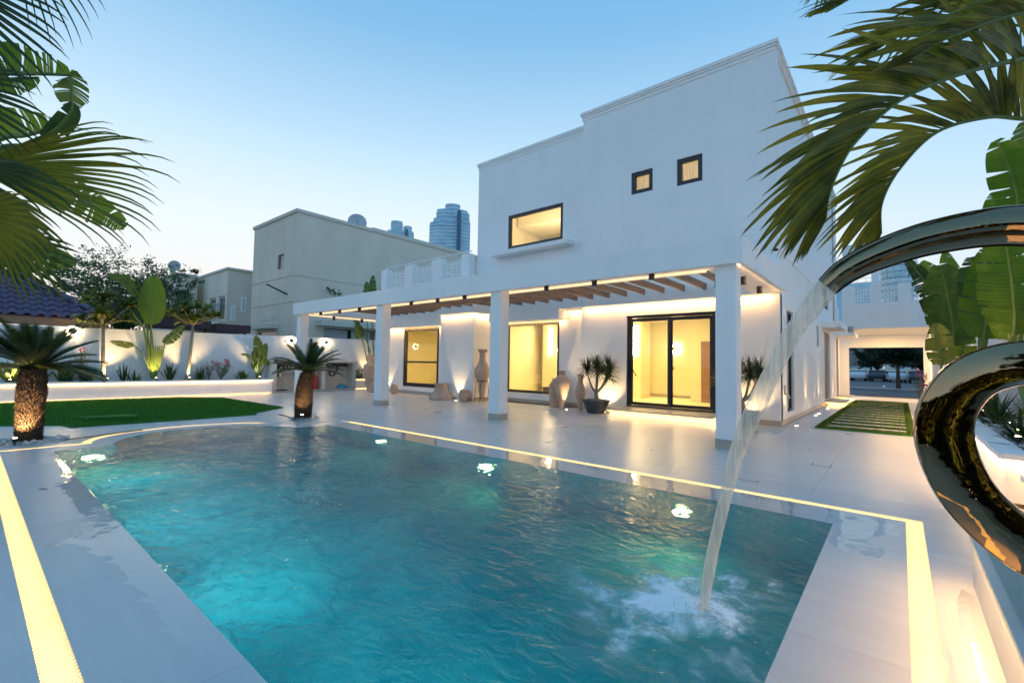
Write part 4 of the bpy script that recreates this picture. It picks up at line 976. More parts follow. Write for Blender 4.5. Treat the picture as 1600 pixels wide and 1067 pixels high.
hb = MB().tube([(-11.25, 1.2, .02), (-11.3, 1.55, .03), (-11.7, 2.4, .03)], .012, 6); tag(hb.build('hose_pipe', 'black'), 'black hose lying on the deck right of the thick cycad', 'hose')
hb = MB().tube([(-11.9, 5.15, .12), (-11.75, 5.2, .10), (-11.35, 5.35, .02)], .014, 6).tube([(-11.32, 5.22, .0), (-11.30, 5.30, .07)], .012, 6)
tag(hb.build('lamp_cable', 'black'), 'black cable stub lying at the foot of the leaning cycad', 'cable')

# ------------------------------------------------------------------ lawn of artificial turf
LAWN = [(-14.45, -.9), (-14.36, .57), (-13.68, 1.41), (-13.15, 1.52), (-13.1, 3.4), (-13.15, 5.1), (-13.62, 5.3), (-14.5, 6.4), (-19.3, 6.28), (-20.3, 5.2), (-20.65, 3.0), (-20.6, -.9)]
lawn = thing('lawn', 'deep green artificial lawn between the pool and the lit planter wall', 'lawn')
LP = [p for p in LAWN]
MB().poly(LP, .002, .03).build('turf_mat', 'turf', lawn)
def in_poly(x, y, P):
    c = False; n = len(P)
    for i in range(n):
        (x1, y1), (x2, y2) = P[i], P[(i+1) % n]
        if (y1 > y) != (y2 > y) and x < (x2-x1)*(y-y1)/(y2-y1)+x1: c = not c
    return c
def blades(name, n, P, z, h, parent, mat, seed, w=.006):
    q = random.Random(seed); x0 = min(p[0] for p in P); x1 = max(p[0] for p in P); y0 = min(p[1] for p in P); y1 = max(p[1] for p in P); mb = MB(); k = 0
    while k < n:
        x, y = q.uniform(x0, x1), q.uniform(y0, y1)
        if not in_poly(x, y, P): continue
        k += 1; a = q.uniform(0, 6.28); l_ = h*q.uniform(.6, 1.2); dx, dy = q.uniform(-.5, .5)*l_, q.uniform(-.5, .5)*l_
        mb.quad((x-w*math.cos(a), y-w*math.sin(a), z), (x+w*math.cos(a), y+w*math.sin(a), z), (x+dx, y+dy, z+l_))
    return mb.build(name, mat, parent, kind='stuff')
blades('grass_blades', 60000, LP, .03, .032, lawn, 'blade', 3, .008)
hp = [(-14.95, 1.85), (-14.0, 1.88), (-13.72, 2.72), (-14.75, 2.85)]
fl = MB(); fl.v = [(x, y, .035) for x, y in hp]+[(-14.95, 1.85, .055), (-14.0, 1.88, .12), (-13.72, 2.72, .11), (-14.75, 2.85, .055)]
fl.f = [(4, 5, 6, 7), (0, 1, 5, 4), (1, 2, 6, 5), (2, 3, 7, 6), (3, 0, 4, 7)]
tag(fl.build('turf_flap', 'turf'), 'raised rectangular turf flap lying on the lawn behind the thick cycad', 'turf flap')

# ------------------------------------------------------------------ turf ladder on the side path
pt = thing('turf_path', 'green turf strips with pale slabs laid like a ladder along the side path', 'path')
gp = MB().box(-1.66, -1.47, 13.86, 27.2, .001, .03).box(.10, .26, 13.86, 27.2, .001, .03)
y = 13.86; SL = []; wdt = .50
while y < 27.1:
    gp.box(-1.469, .099, y, y+wdt, .001, .028); SL.append(y); y += .93
gp.build('turf_mat', 'turf', pt, kind='stuff')
sl_ = MB().box(0, 1.565, 0, .42, .001, .022).mesh('slab', 'tile')
for y in SL: inst(sl_, 'slab', pt, (-1.468, y+wdt+.004, 0))
for i, P in enumerate([rect(-1.66, -1.47, 13.86, 27.2), rect(.10, .26, 13.86, 27.2)]+[rect(-1.47, .10, y, y+wdt) for y in SL]):
    blades('grass_blades', int(area(P)*2600), P, .028, .03, pt, 'blade2', 20+i, .006)

# ------------------------------------------------------------------ left boundary wall, planter, round lamps
bw = MB(); bw.v = []; WX = -22.0
lw = thing('boundary_wall', 'white garden wall along the left side behind the planter', 'wall')
q = MB(); q.v = [(WX, -7, 0), (WX, 17.5, 0), (WX, 17.5, 2.66), (WX, -7, 2.36), (WX-.25, -7, 0), (WX-.25, 17.5, 0), (WX-.25, 17.5, 2.66), (WX-.25, -7, 2.36)]
q.f = [(0, 1, 2, 3), (4, 7, 6, 5), (3, 2, 6, 7), (0, 4, 5, 1), (1, 5, 6, 2), (0, 3, 7, 4)]; q.build('wall_face', 'plaster', lw)
pl = thing('raised_planter', 'long white raised planter with glowing edges below the left garden wall', 'planter')
MB().box(-21.12, -21.0, -5, 8.75, .06, .56).box(-22.0, -21.12, 8.63, 8.75, .06, .56).box(-21.14, -21.03, -5, 8.70, .001, .058).build('wall_face', 'plaster', pl)
MB().box(-21.2, -20.94, -5, 8.81, .575, .63).box(-22, -21.2, 8.60, 8.81, .575, .63).build('coping', 'plaster', pl, bevel=.004)
MB().box(-20.995, -20.975, -5, 8.74, .556, .572).box(-21.6, -21.0, 8.752, 8.77, .556, .572).build('led_strip', 'led', pl)
MB().box(-21.02, -21.002, -5, 8.74, .02, .045).build('led_strip', 'led_low', pl)
MB().box(-22.0, -21.2, -5, 8.6, .45, .58).build('soil', 'soil', pl)
q = random.Random(11); pebbles('white pebbles covering the soil of the raised planter', [(q.uniform(-21.95, -21.22), q.uniform(-.5, 8.5), .585+q.uniform(0, .02)) for _ in range(2600)], .02, .04, 'pebble_mulch', 11)
tube_light(pl, -20.985, 1.9, .555, 13.4, .02, 22, (.12, 0, -1), (0, 1, 0))
tube_light(pl, -21.01, 1.9, .046, 13.4, .02, 10, (1, 0, .1), (0, 1, 0))
def round_lamp(px, py, label):
    p = on(px, py, 0, WX); t = thing('round_wall_lamp', label, 'wall lamp', 'round backlit lamps on the garden wall', (WX, p.y, p.z))
    MB().tube([(.0, 0, 0), (.05, 0, 0)], .17, 28).build('glow_ring', 'lamp', t)
    MB().tube([(.05, 0, 0), (.085, 0, 0)], .115, 28).build('disc', 'skirt', t)
    for a in range(5): lamp('POINT', 'halo_lamp', (.04, .17*math.cos(a*1.257), .17*math.sin(a*1.257)), 2.4, LED, .015, parent=t)
round_lamp(113, 517, 'round backlit lamp on the garden wall above the thick cycad')
round_lamp(454, 532, 'round backlit lamp on the wall just left of the far column')
round_lamp(509, 535, 'round backlit lamp on the wall above the kitchen counter')

# ------------------------------------------------------------------ outdoor kitchen
KX = -21.45
def ky(px): return on(px, 590, 0, KX).y
kt = thing('outdoor_kitchen', 'pale concrete outdoor kitchen counter with open bays against the wall', 'counter')
K = {p: ky(p) for p in (422, 432, 457, 468, 486, 503, 509, 551, 556)}
m_ = MB()
for a, b_, h in ((422, 432, 1.36), (480, 486, 1.36), (503, 509, 1.36), (551, 556, 1.36)): m_.box(WX+.001, KX, ky(a), ky(b_), .001, h)
m_.build('partition', 'concrete', kt)
MB().box(WX+.001, KX+.03, ky(480)-.02, ky(556)+.05, 1.362, 1.44).build('worktop', 'concrete', kt, bevel=.006)
MB().box(WX+.02, WX+.04, ky(422), ky(556), .01, 1.36).box(WX+.041, KX-.02, K[432]+.002, ky(480)-.002, .001, .06).box(WX+.041, KX-.02, ky(486)+.002, K[503]-.002, .001, .06).box(WX+.041, KX-.02, K[509]+.002, K[551]-.002, .001, .06).build('bay_lining', 'concrete', kt)
MB().box(WX+.041, KX-.02, K[432]+.003, ky(480)-.003, .92, .98).build('grill_shelf', 'concrete', kt)
MB().box(WX+.001, WX+.10, ky(500), ky(545), 1.441, 1.60).build('backsplash', 'concrete', kt)
gr = thing('gas_grill', 'black built in gas grill with steel knobs at the left end of the kitchen', 'grill')
GY0, GY1 = ky(433), ky(455)
MB().box(WX+.06, KX+.02, GY0, GY1, .985, 1.22).build('body', 'black', gr, bevel=.01)
MB().box(KX+.021, KX+.035, GY0+.02, GY1-.02, 1.0, 1.05).build('drip_tray', 'steel', gr)
hd = MB(); n = 10
for i in range(n):
    a0, a1 = math.pi*i/n, math.pi*(i+1)/n; cxx = (WX+KX)/2+.03; rx_ = .25
    hd.quad((cxx+rx_*math.cos(a0), GY0, 1.225+.22*math.sin(a0)), (cxx+rx_*math.cos(a1), GY0, 1.225+.22*math.sin(a1)), (cxx+rx_*math.cos(a1), GY1, 1.225+.22*math.sin(a1)), (cxx+rx_*math.cos(a0), GY1, 1.225+.22*math.sin(a0)))
hd.quad(*[(cxx+rx_*math.cos(math.pi*i/n), GY0, 1.225+.22*math.sin(math.pi*i/n)) for i in range(n+1)]); hd.quad(*[(cxx+rx_*math.cos(math.pi*i/n), GY1, 1.225+.22*math.sin(math.pi*i/n)) for i in range(n+1)][::-1])
hd.build('lid', 'black', gr)
for i in range(3): MB().tube([(KX+.02, GY0+.15+i*.33*(GY1-GY0-.1), 1.13), (KX+.055, GY0+.15+i*.33*(GY1-GY0-.1), 1.13)], .035, 12).build('knob', 'steel', gr)
bv = thing('gas_valve', 'grey gas regulator hanging in the open bay below the grill', 'gas regulator')
MB().tube([(WX+.2, ky(442), .66), (WX+.2, ky(442), .84)], .08, 12).tube([(WX+.2, ky(442), .80), (WX+.24, ky(449), .86)], .015, 6).build('body', 'steel', bv)
tag(MB().box(WX+.1, KX-.1, ky(436), ky(452), .062, .10).build('cardboard_sheet', 'rubber'), 'dark flat tray on the floor of the bay below the grill', 'tray')
gc = thing('gas_cylinder', 'red gas cylinder standing in the narrow bay of the kitchen', 'gas bottle', None, (WX+.3, (ky(486)+K[503])/2, .062))
MB().lathe([(.13, 0), (.15, .03), (.15, .50), (.13, .58), (.06, .64)], n=20).build('body', 'red', gc, smooth=True)
MB().lathe([(.10, .0), (.10, .08)], (0, 0, .62), 16).build('collar', 'red', gc); MB().tube([(0, 0, .60), (0, 0, .72)], .025, 8).build('valve', 'steel', gc)
sk_ = thing('sink', 'dark underslung sink with its drain pipe in the wide kitchen bay', 'sink')
sy = (K[509]+K[551])/2
MB().box(WX+.08, KX-.03, sy-.55, sy+.45, 1.17, 1.36).build('basin', 'black', sk_, bevel=.02)
MB().tube([(WX+.3, sy, 1.18), (WX+.3, sy, 1.02)], .07, 12).tube([(WX+.3, sy, 1.04), (WX+.3, sy-.08, .86), (WX+.25, sy-.16, .70), (WX+.2, sy-.32, .74), (WX+.15, sy-.34, .92)], .04, 8).build('drain_pipe', 'black', sk_, smooth=True)
fc = thing('kitchen_tap', 'tall curved steel tap above the sink', 'tap', None, (WX+.16, ky(524), 1.442))
MB().tube(bez([(0, 0, 0), (0, 0, .4), (.02, -.02, .58), (.08, -.10, .66), (.16, -.18, .60), (.18, -.2, .46)], 24), .016, 8).build('spout', 'steel', fc, smooth=True)
MB().tube([(0, 0, 0), (0, 0, .12)], .035, 12).tube([(0, 0, .08), (.02, .1, .12)], .012, 6).build('body', 'steel', fc)
bb = MB(); n1, n2 = 10, 16; q = random.Random(5)
for i in range(n1+1):
    for j in range(n2):
        a = math.pi*i/n1*.5; w = 2*math.pi*j/n2; rr_ = 1+.12*noise.noise((3*math.cos(w), 3*math.sin(w), a*3))
        bb.v.append((.17*math.sin(a)*math.cos(w)*rr_+.0, .26*math.sin(a)*math.sin(w)*rr_, .24*math.cos(a)*rr_))
for i in range(n1):
    for j in range(n2): bb.f.append((i*n2+j, (i+1)*n2+j, (i+1)*n2+(j+1) % n2, i*n2+(j+1) % n2))
o = bb.build('blue_bag', 'blue', smooth=True); o.location = (WX+.32, ky(538), .064); tag(o, 'rumpled blue bag on the floor of the sink bay', 'bag')
# small end planter right of the kitchen
ep = thing('end_planter', 'low lit planter between the kitchen and the corner of the villa', 'planter')
e0, e1 = ky(557), 15.2
MB().box(-21.6, -21.5, e0, e1, .03, .50).build('wall_face', 'plaster', ep); MB().box(-21.62, -21.44, e0, e1, .515, .56).build('coping', 'plaster', ep)
MB().box(-21.499, -21.48, e0, e1, .498, .513).box(-21.499, -21.48, e0, e1, .012, .028).build('led_strip', 'led', ep); MB().box(-22, -21.62, e0, e1, .2, .5).build('soil', 'soil', ep)

# ------------------------------------------------------------------ planting along the left wall
PXc = -21.5
def pyy(px, z=.6): return on(px, 590, 0, PXc).y
def frangipani(px, px2, label, top, seed, e=10):
    y = pyy(px); t = thing('frangipani_tree', label, 'tree', 'small trees in the raised planter', (PXc, y, .58)); rn = random.Random(seed)
    p2 = on(px2, 505, 0, PXc) - Vector((PXc, y, .58))
    mb = MB(); mb.tube(bez([(0, 0, 0), (.02, p2.y*.4, .5), (0, p2.y, p2.z)], 10), [.075-.003*i for i in range(11)], 10)
    tips = []
    for i in range(15):
        a = rn.uniform(0, 6.28); rr_ = rn.uniform(.1, .78); h = rn.uniform(.0, top)
        tip = p2+Vector((math.cos(a)*rr_*.7, math.sin(a)*rr_, h)); mb.tube(bez([p2-Z3*.05, p2+Vector((math.cos(a)*rr_*.35, math.sin(a)*rr_*.5, h*.35)), tip], 6), [.035, .03, .026, .024, .02, .018, .014], 6); tips.append(tip)
    mb.build('trunk', 'bark_pale', t, smooth=True)
    for tip in tips:
        lf = MB()
        for k in range(30):
            a = rn.uniform(0, 6.28); e_ = rn.uniform(-.2, 1.1); d = Vector((math.cos(a)*math.cos(e_), math.sin(a)*math.cos(e_), math.sin(e_)))
            strap(lf, tip+d*.02, d, rn.uniform(.30, .46), .055, rn.uniform(.6, 1.4), 5, .15)
        lf.build('leaf_cluster', 'g_frangi', t)
    uplight(PXc+.22, y+.05, .6, 'spike light below the '+('forked pale trunk beside the flowers' if seed == 3 else 'small tree right of the thick cycad'), e, (-.35, 0, 1), 90)
frangipani(163, 161, 'small tree with dense drooping leaves behind the thick cycad', 1.0, 5, 26)
frangipani(291, 302, 'small tree with forked pale trunk between the big paddle leaf and pink flowers', .75, 3, 22)
def lpx(px, py, X=PXc): return on(px, py, 0, X)
# traveller palm with one large upright paddle
tp = thing('traveller_palm', 'traveller palm with one tall upright paddle leaf and lit yellow stalks', 'palm')
bs_ = lpx(240, 592)
paddle('leaf', [bs_, lpx(237, 550), lpx(236, 508), lpx(238, 470), lpx(241, 431)], .43, tp, tears=0, stem_frac=.5, stem_r=.05, seed=1, droop=0, ragged=0, fold=.1)
paddle('leaf', [bs_, lpx(226, 560), lpx(212, 542), lpx(196, 537), lpx(172, 533)], .13, tp, 'g_mid', tears=5, stem_frac=.55, stem_r=.03, seed=2)
paddle('leaf', [bs_, lpx(252, 560), lpx(258, 537), lpx(272, 523), lpx(288, 507)], .20, tp, 'g_mid', tears=5, stem_frac=.5, stem_r=.03, seed=3)
paddle('leaf', [bs_, lpx(230, 545), lpx(224, 512), lpx(212, 495), lpx(200, 478), lpx(192, 470)], .22, tp, 'g_dark', tears=7, stem_frac=.45, stem_r=.04, seed=4)
paddle('leaf', [bs_, lpx(232, 540, -21.8), lpx(226, 480, -21.8), lpx(200, 440, -21.8), lpx(168, 428, -21.8)], .20, tp, 'g_mid', tears=7, stem_frac=.55, stem_r=.04, seed=5)
paddle('leaf', [bs_, lpx(238, 540, -21.8), lpx(232, 480, -21.8), lpx(220, 452, -21.8), lpx(214, 436, -21.8)], .2, tp, 'g_dark', tears=6, stem_frac=.6, stem_r=.04, seed=6)
mb = MB()
for i in range(9):
    a = -.4+.1*i; mb.strip([bs_, bs_+Vector((0, a*.35, .5)), bs_+Vector((0, a*.7, 1.25))], [.07, .05, .02], (0, 1, 0), .4)
mb.build('stalk_fan', 'stem', tp)
uplight(-21.15, bs_.y, .6, 'bright spike light at the foot of the traveller palm', 22, (-.4, 0, 1), 80)
def snake(px, label, n, L, w, seed, mat='g_dark', spread=(.65, 1.0), droop=.1):
    t = thing('spiky_plant', label, 'plant', None, (PXc, pyy(px), .58)); rn = random.Random(seed); mb = MB()
    for i in range(n):
        a = rn.uniform(0, 6.28); r_ = rn.uniform(0, .09); e_ = rn.uniform(*spread)*1.5
        strap(mb, (math.cos(a)*r_, math.sin(a)*r_, 0), (math.cos(a)*math.cos(e_), math.sin(a)*math.cos(e_), math.sin(e_)), L*rn.uniform(.7, 1.1), w, droop, 6, .3)
    mb.build('leaves', mat, t); return t
snake(194, 'clump of stiff upright sword leaves left of the traveller palm', 14, .75, .035, 1)
snake(208, 'sparse clump with two leaning sword leaves beside the small fern', 6, .62, .035, 9, spread=(.45, .9))
snake(266, 'clump of striped sword leaves right of the traveller palm', 22, .72, .035, 2, spread=(.5, .95))
snake(214, 'low feathery green fern at the foot of the wall', 60, .33, .008, 3, 'g_mid', (.2, 1), .5)
snake(313, 'dark spiky grass tussock left of the flowering bush', 110, .72, .011, 4, 'g_dark', (.1, 1), .8)
snake(136, 'dark round grass tussock beside the small tree', 150, .62, .011, 5, 'g_dark', (.1, 1), .8)
snake(108, 'thin dark arching stems in front of the wall', 26, .85, .014, 6, 'g_dark', (.25, .9), .5)
snake(378, 'low bright green leafy clump right of the flowering bush', 40, .46, .04, 7, 'g_mid', (.2, 1), .3)
snake(18, 'lit clump of broad leaves at the left edge of the planter', 16, .95, .07, 8, 'g_mid', (.5, 1), .4)
snake(60, 'broad dark leaf clump behind the thick cycad trunk, left', 26, .8, .05, 17, 'g_mid', (.4, 1), .4)
snake(98, 'upright dark sword leaves just right of the thick cycad trunk', 22, .85, .03, 18, 'g_dark', (.6, 1), .3)
uplight(PXc+.3, pyy(15), .6, 'spike light in the clump at the left edge', 14, (-.4, 0, 1), 85)
def bush(loc, label, r, h, n, mat, seed, flowers=0, cat='bush', name='flowering_bush', leaf=.035, X=None):
    t = thing(name, label, cat, None, loc); rn = random.Random(seed); st_ = MB(); lf = MB(); fl_ = MB()
    for i in range(16):
        a = rn.uniform(0, 6.28); rr_ = r*rn.uniform(.3, 1); tip = Vector((math.cos(a)*rr_*.6, math.sin(a)*rr_, h*rn.uniform(.55, 1)))
        P = bez([(0, 0, 0), tip*.5+Vector((0, 0, .05)), tip], 6); st_.tube(P, [.014-.0018*k for k in range(7)], 5)
        for k in range(n//16):
            u = rn.uniform(.35, 1); c = P[min(6, int(u*6))]+Vector([rn.uniform(-.09, .09) for _ in range(3)])
            d = Vector((rn.uniform(-1, 1), rn.uniform(-1, 1), rn.uniform(-.3, 1))).normalized(); s = d.cross(Vector((rn.random(), rn.random(), .3))).normalized()
            lf.quad(c-d*leaf, c+s*leaf*.4, c+d*leaf, c-s*leaf*.4)
        if i < flowers:
            for k in range(12):
                d = Vector((rn.uniform(-1, 1), rn.uniform(-1, 1), rn.uniform(-1, 1))).normalized(); s = d.orthogonal().normalized(); c = tip+d*.03+Vector((.05, 0, .02)); fl_.quad(c, c+d*.045+s*.03, c+d*.07, c+d*.045-s*.03)
            fl_.build('blossom', 'pink', t); fl_ = MB()
    st_.build('branches', 'bark_pale', t); lf.build('leaves', mat, t)
    return t
bush((PXc, pyy(345), .58), 'round bush with pink flowers in the raised planter', .55, .92, 420, 'g_mid', 4, 6)
bush((PXc, pyy(326), .58), 'slender pink flowering branch left of the round bush', .22, .85, 90, 'g_mid', 14, 3, name='flowering_branch')
bush((PXc-.2, pyy(128), .58), 'thin shrub with a magenta flower behind the thick cycad', .3, 1.25, 120, 'g_mid', 15, 1, name='flowering_shrub')
# strelitzia left of the kitchen
sp_ = thing('strelitzia', 'dark green strelitzia clump lit from below at the left end of the kitchen', 'plant')
b0 = lpx(404, 592)
for i, (pts, w) in enumerate(([(402, 560), (404, 545), (401, 526)], .2), ) if 0 else enumerate([([(403, 565), (405, 548), (400, 524)], .22), ([(399, 575), (402, 566), (396, 548)], .2), ([(410, 570), (412, 552), (416, 536)], .16), ([(396, 570), (388, 556), (376, 553)], .07), ([(412, 575), (418, 566), (428, 576)], .12), ([(408, 578), (411, 560), (408, 544)], .2), ([(400, 580), (398, 572), (397, 560)], .14)]):
    paddle('leaf', [b0+Vector((0, .03*i-.1, 0))]+[lpx(*p, PXc+.1-.05*i) for p in pts], w, sp_, 'g_dark' if i % 2 else 'g_mid', tears=2, stem_frac=.5, stem_r=.025, seed=i+30, droop=.1)
uplight(-21.15, b0.y-.1, .6, 'spike light at the foot of the strelitzia beside the kitchen', 14, (-.4, 0, 1), 85)
# tall traveller palm stems beyond the kitchen
t2 = thing('traveller_palm', 'tall bare stalked traveller palm between the kitchen and the villa', 'palm')
b0 = on(582, 598, 0, -21.7); X2 = -21.7
def q2(px, py): return on(px, py, 0, X2)
for i, (pts, w) in enumerate([([(577, 560), (574, 520), (574, 480), (573, 440)], .22), ([(584, 560), (582, 520), (581, 470), (583, 430)], .22), ([(573, 560), (566, 530), (562, 522), (556, 505)], .24), ([(588, 560), (592, 520), (597, 480), (600, 440)], .2), ([(580, 560), (572, 530), (556, 500), (538, 488)], .12)]):
    paddle('leaf', [b0]+[q2(*p) for p in pts], w, t2, 'g_mid' if i != 3 else 'g_banana', tears=9, stem_frac=.78 if i in (0, 1, 3) else .55, stem_r=.04, seed=i+50)
uplight(-21.65, b0.y-.35, .52, 'spike light below the tall stalked palm by the kitchen', 16, (-.1, .2, 1), 90)
snake_t = thing('yellow_green_shrub', 'small lit leafy shrub right of the kitchen counter', 'shrub', None, (-21.75, ky(566), .52)); mb = MB(); rn = random.Random(9)
for k in range(120):
    a = rn.uniform(0, 6.28); strap(mb, (rn.uniform(-.12, .12), rn.uniform(-.2, .2), rn.uniform(0, .5)), (math.cos(a), math.sin(a), rn.uniform(.1, 1.2)), .16, .03, .6, 4, .2)
mb.build('leaves', 'g_mid', snake_t)

# ------------------------------------------------------------------ terracotta ware
def urn(name, label, cat, loc, prof, neck=None, handles=0, mat='terra', ridges=0):
    t = thing(name, label, cat, None, loc); P = []
    for i in range(len(prof)-1):
        (r0, z0), (r1, z1) = prof[i], prof[i+1]
        for k in range(3): P.append((r0+(r1-r0)*k/3, z0+(z1-z0)*k/3))
    P.append(prof[-1])
    Q = bez([(r_, 0, z_) for r_, z_ in prof], len(prof)*5); P = [(max(.012, q_.x), q_.z) for q_ in Q]
    if ridges: P = [(r_+.006*math.sin(z_*ridges), z_) for r_, z_ in P]
    top = P[-1]; P += [(top[0]-.015, top[1]+.004), (top[0]-.03, top[1]-.03), (top[0]-.035, top[1]-.12)]
    MB().lathe(P, n=28).build('body', mat, t, smooth=True)
    for h in range(handles):
        s = -1 if h % 2 else 1; zz = neck; rr_ = min(P, key=lambda p: abs(p[1]-zz))[0]; r2_ = min(P, key=lambda p: abs(p[1]-zz+.13))[0]
        a = 0 if h < 2 else math.pi/2
        ca, sa_ = math.cos(a+.66), math.sin(a+.66)
        MB().tube(bez([(s*rr_*ca*.95, s*rr_*sa_*.95, zz), (s*(rr_+.07)*ca, s*(rr_+.07)*sa_, zz-.02), (s*(r2_+.05)*ca, s*(r2_+.05)*sa_, zz-.10), (s*r2_*ca*.95, s*r2_*sa_*.95, zz-.14)], 10), .014, 6).build('handle', mat, t, smooth=True)
    return t
urn('clay_crock', 'wide squat clay crock with flaring foot below the left window', 'crock', (-14.0, 12.32, 0), [(.46, 0), (.47, .05), (.43, .16), (.34, .26), (.28, .36), (.25, .50), (.26, .60), (.29, .64)], .24, 4)
urn('clay_pot', 'small round two handled clay pot between the pier and the tall amphora', 'pot', (-12.72, 12.35, 0), [(.10, 0), (.13, .03), (.21, .16), (.23, .26), (.19, .36), (.17, .40), (.22, .44)], .34, 2)
urn('amphora', 'tall slender amphora with flared mouth standing in an iron stand', 'amphora', (-12.17, 12.75, .10), [(.04, 0), (.07, .06), (.13, .35), (.16, .62), (.17, .66), (.26, .86), (.29, 1.08), (.22, 1.30), (.135, 1.46), (.12, 1.62), (.13, 1.80), (.20, 1.90)], ridges=0)
ir = thing('amphora_stand', 'black iron tripod stand holding the tall amphora', 'stand', None, (-12.17, 12.75, 0))
rg = MB().tube([(.22*math.cos(2*math.pi*k/20), .22*math.sin(2*math.pi*k/20), .80) for k in range(21)], .012, 6, False); rg.tube([(.16*math.cos(2*math.pi*k/16), .16*math.sin(2*math.pi*k/16), .16) for k in range(17)], .009, 6, False); rg.build('ring', 'black', ir)
for k in range(4):
    a = .5+k*math.pi/2; MB().tube([(.22*math.cos(a), .22*math.sin(a), .80), (.30*math.cos(a), .30*math.sin(a), 0)], .011, 6).tube([(.16*math.cos(a), .16*math.sin(a), .16), (.285*math.cos(a), .285*math.sin(a), .10)], .009, 6).build('leg', 'black', ir)
urn('tall_jar', 'smooth tall jar with narrow neck and round foot beside the dining window', 'jar', (-8.72, 13.02, 0), [(.17, 0), (.17, .03), (.085, .06), (.10, .18), (.22, .60), (.27, .86), (.24, 1.0), (.11, 1.12), (.10, 1.22), (.14, 1.27)], mat='terra')
urn('ridged_jar', 'ridged clay jar half hidden behind the smooth tall jar', 'jar', (-9.22, 13.35, 0), [(.14, 0), (.17, .05), (.20, .3), (.22, .6), (.20, .78), (.12, .9), (.10, 1.0)], ridges=70)
urn('slim_jar', 'slender wasp waisted jar standing just behind the left dracaena pot', 'jar', (-7.95, 12.95, 0), [(.08, 0), (.08, .05), (.10, .25), (.16, .50), (.17, .68), (.10, .86), (.09, 1.0), (.13, 1.17)])
urn('giant_jar', 'giant pointed jar beside the third column', 'jar', (-20.05, 13.1, 0), [(.20, 0), (.24, .1), (.36, .7), (.42, 1.15), (.38, 1.30), (.26, 1.40), (.24, 1.6), (.26, 1.80)])
urn('small_jar', 'small dark clay jar in front of the giant jar', 'jar', (-19.25, 12.55, 0), [(.12, 0), (.16, .05), (.17, .3), (.10, .42), (.09, .5)])
urn('small_jar', 'small clay jar just right of the third column', 'jar', (-17.9, 12.9, 0), [(.12, 0), (.16, .05), (.18, .26), (.12, .36), (.12, .42)])

# ------------------------------------------------------------------ dracaenas in bowls
def dracaena(x, y, label, seed, flip=1):
    t = thing('potted_dracaena', label, 'potted plant', 'dracaenas in grey bowls beside the glass door', (x, y, 0)); rn = random.Random(seed)
    pr = MB(); n = 28
    pr.lathe([(.26, 0), (.27, .02), (.42, .37), (.44, .375), (.445, .40), (.415, .40), (.40, .35)], n=n); pr.build('bowl', 'pot', t)
    MB().poly(ell(0, 0, .40, .40, 24), .33, .352).build('soil', 'soil', t)
    ps = MB(); rr = random.Random(seed)
    for k in range(150):
        a = rr.uniform(0, 6.28); r_ = .39*math.sqrt(rr.random()); s_ = rr.uniform(.012, .025); c = Vector((math.cos(a)*r_, math.sin(a)*r_, .362))
        b_ = len(ps.v)
        for v in ((1, 0, 0), (0, 1, 0), (-1, 0, 0), (0, -1, 0), (0, 0, .8)): ps.v.append(tuple(c+Vector(v)*s_))
        ps.f += [(b_+i, b_+(i+1) % 4, b_+4) for i in range(4)]
    ps.build('pebbles', 'pebble', t, kind='stuff')
    tr = MB(); tr.tube(bez([(0, 0, .3), (.01, 0, .5), (0, 0, .68)], 6), [.075, .065, .058, .055, .055, .05, .05], 10)
    heads = [(-.36*flip, .05, 1.28), (-.10*flip, .30, 1.24), (.08*flip, -.1, 1.36), (.44*flip, 0, 1.12), (.26*flip, .30, 1.32)]
    for h in heads: tr.tube(bez([(0, 0, .62), (h[0]*.5, h[1]*.5, .82), h], 8), [.045, .042, .038, .035, .033, .03, .028, .026, .024], 8)
    tr.build('trunk', 'bark_pale', t, smooth=True)
    for h in heads:
        mb = MB()
        for i in range(150):
            a = rn.uniform(0, 6.28); e_ = rn.uniform(-.35, 1.5)
            strap(mb, Vector(h)+Vector((0, 0, rn.uniform(-.05, .12))), (math.cos(a)*math.cos(e_), math.sin(a)*math.cos(e_), math.sin(e_)), rn.uniform(.36, .56), .013, rn.uniform(.3, 1.2), 6, .35)
        mb.build('leaf_head', 'g_drac', t)
    return t
dracaena(-7.25, 12.72, 'branching dracaena in a grey bowl left of the glass door', 1)
dracaena(-3.05, 12.72, 'branching dracaena in a grey bowl half hidden behind the end column', 2, -1)

# recessed floor lights washing the walls
def floorlight(x, y, label, e=10, d=(0, .12, 1), ang=50):
    t = thing('recessed_floor_light', label, 'floor light', 'small round lights set in the paving', (x, y, 0))
    MB().tube([(0, 0, .0005), (0, 0, .004)], .05, 18).build('rim', 'steel', t); MB().tube([(0, 0, .0045), (0, 0, .006)], .038, 16).build('lens', 'groundglow', t)
    if e: lamp('SPOT', 'floor_lamp', (0, 0, .03), e*1.3, LED, .012, d, ang, .6, parent=t)
floorlight(-13.3, 12.47, 'floor light washing the projecting pier', 34, (0, .16, 1), 60)
floorlight(-12.28, 13.66, 'floor light behind the tall amphora', 22, (0, .18, 1), 70)
floorlight(-8.42, 12.86, 'floor light at the foot of the smooth tall jar', 26, (0, .3, 1), 70)
floorlight(-7.22, 13.20, 'floor light hidden behind the left dracaena bowl', 40, (0, .10, 1), 100)
floorlight(-3.05, 13.20, 'floor light hidden behind the right dracaena bowl', 40, (0, .10, 1), 100)
floorlight(-19.2, 13.3, 'floor light at the left end of the villa front', 30, (0, .1, 1), 70)
for y, w in ((13.97, 'nearest the corner of the house'), (17.53, 'second along the side wall'), (18.3, 'third along the side wall'), (20.7, 'beside the first glowing step')):
    floorlight(-2.07, y, 'floor light '+w, 0 if y == 18.3 else 22, (-.16, 0, 1), 46)
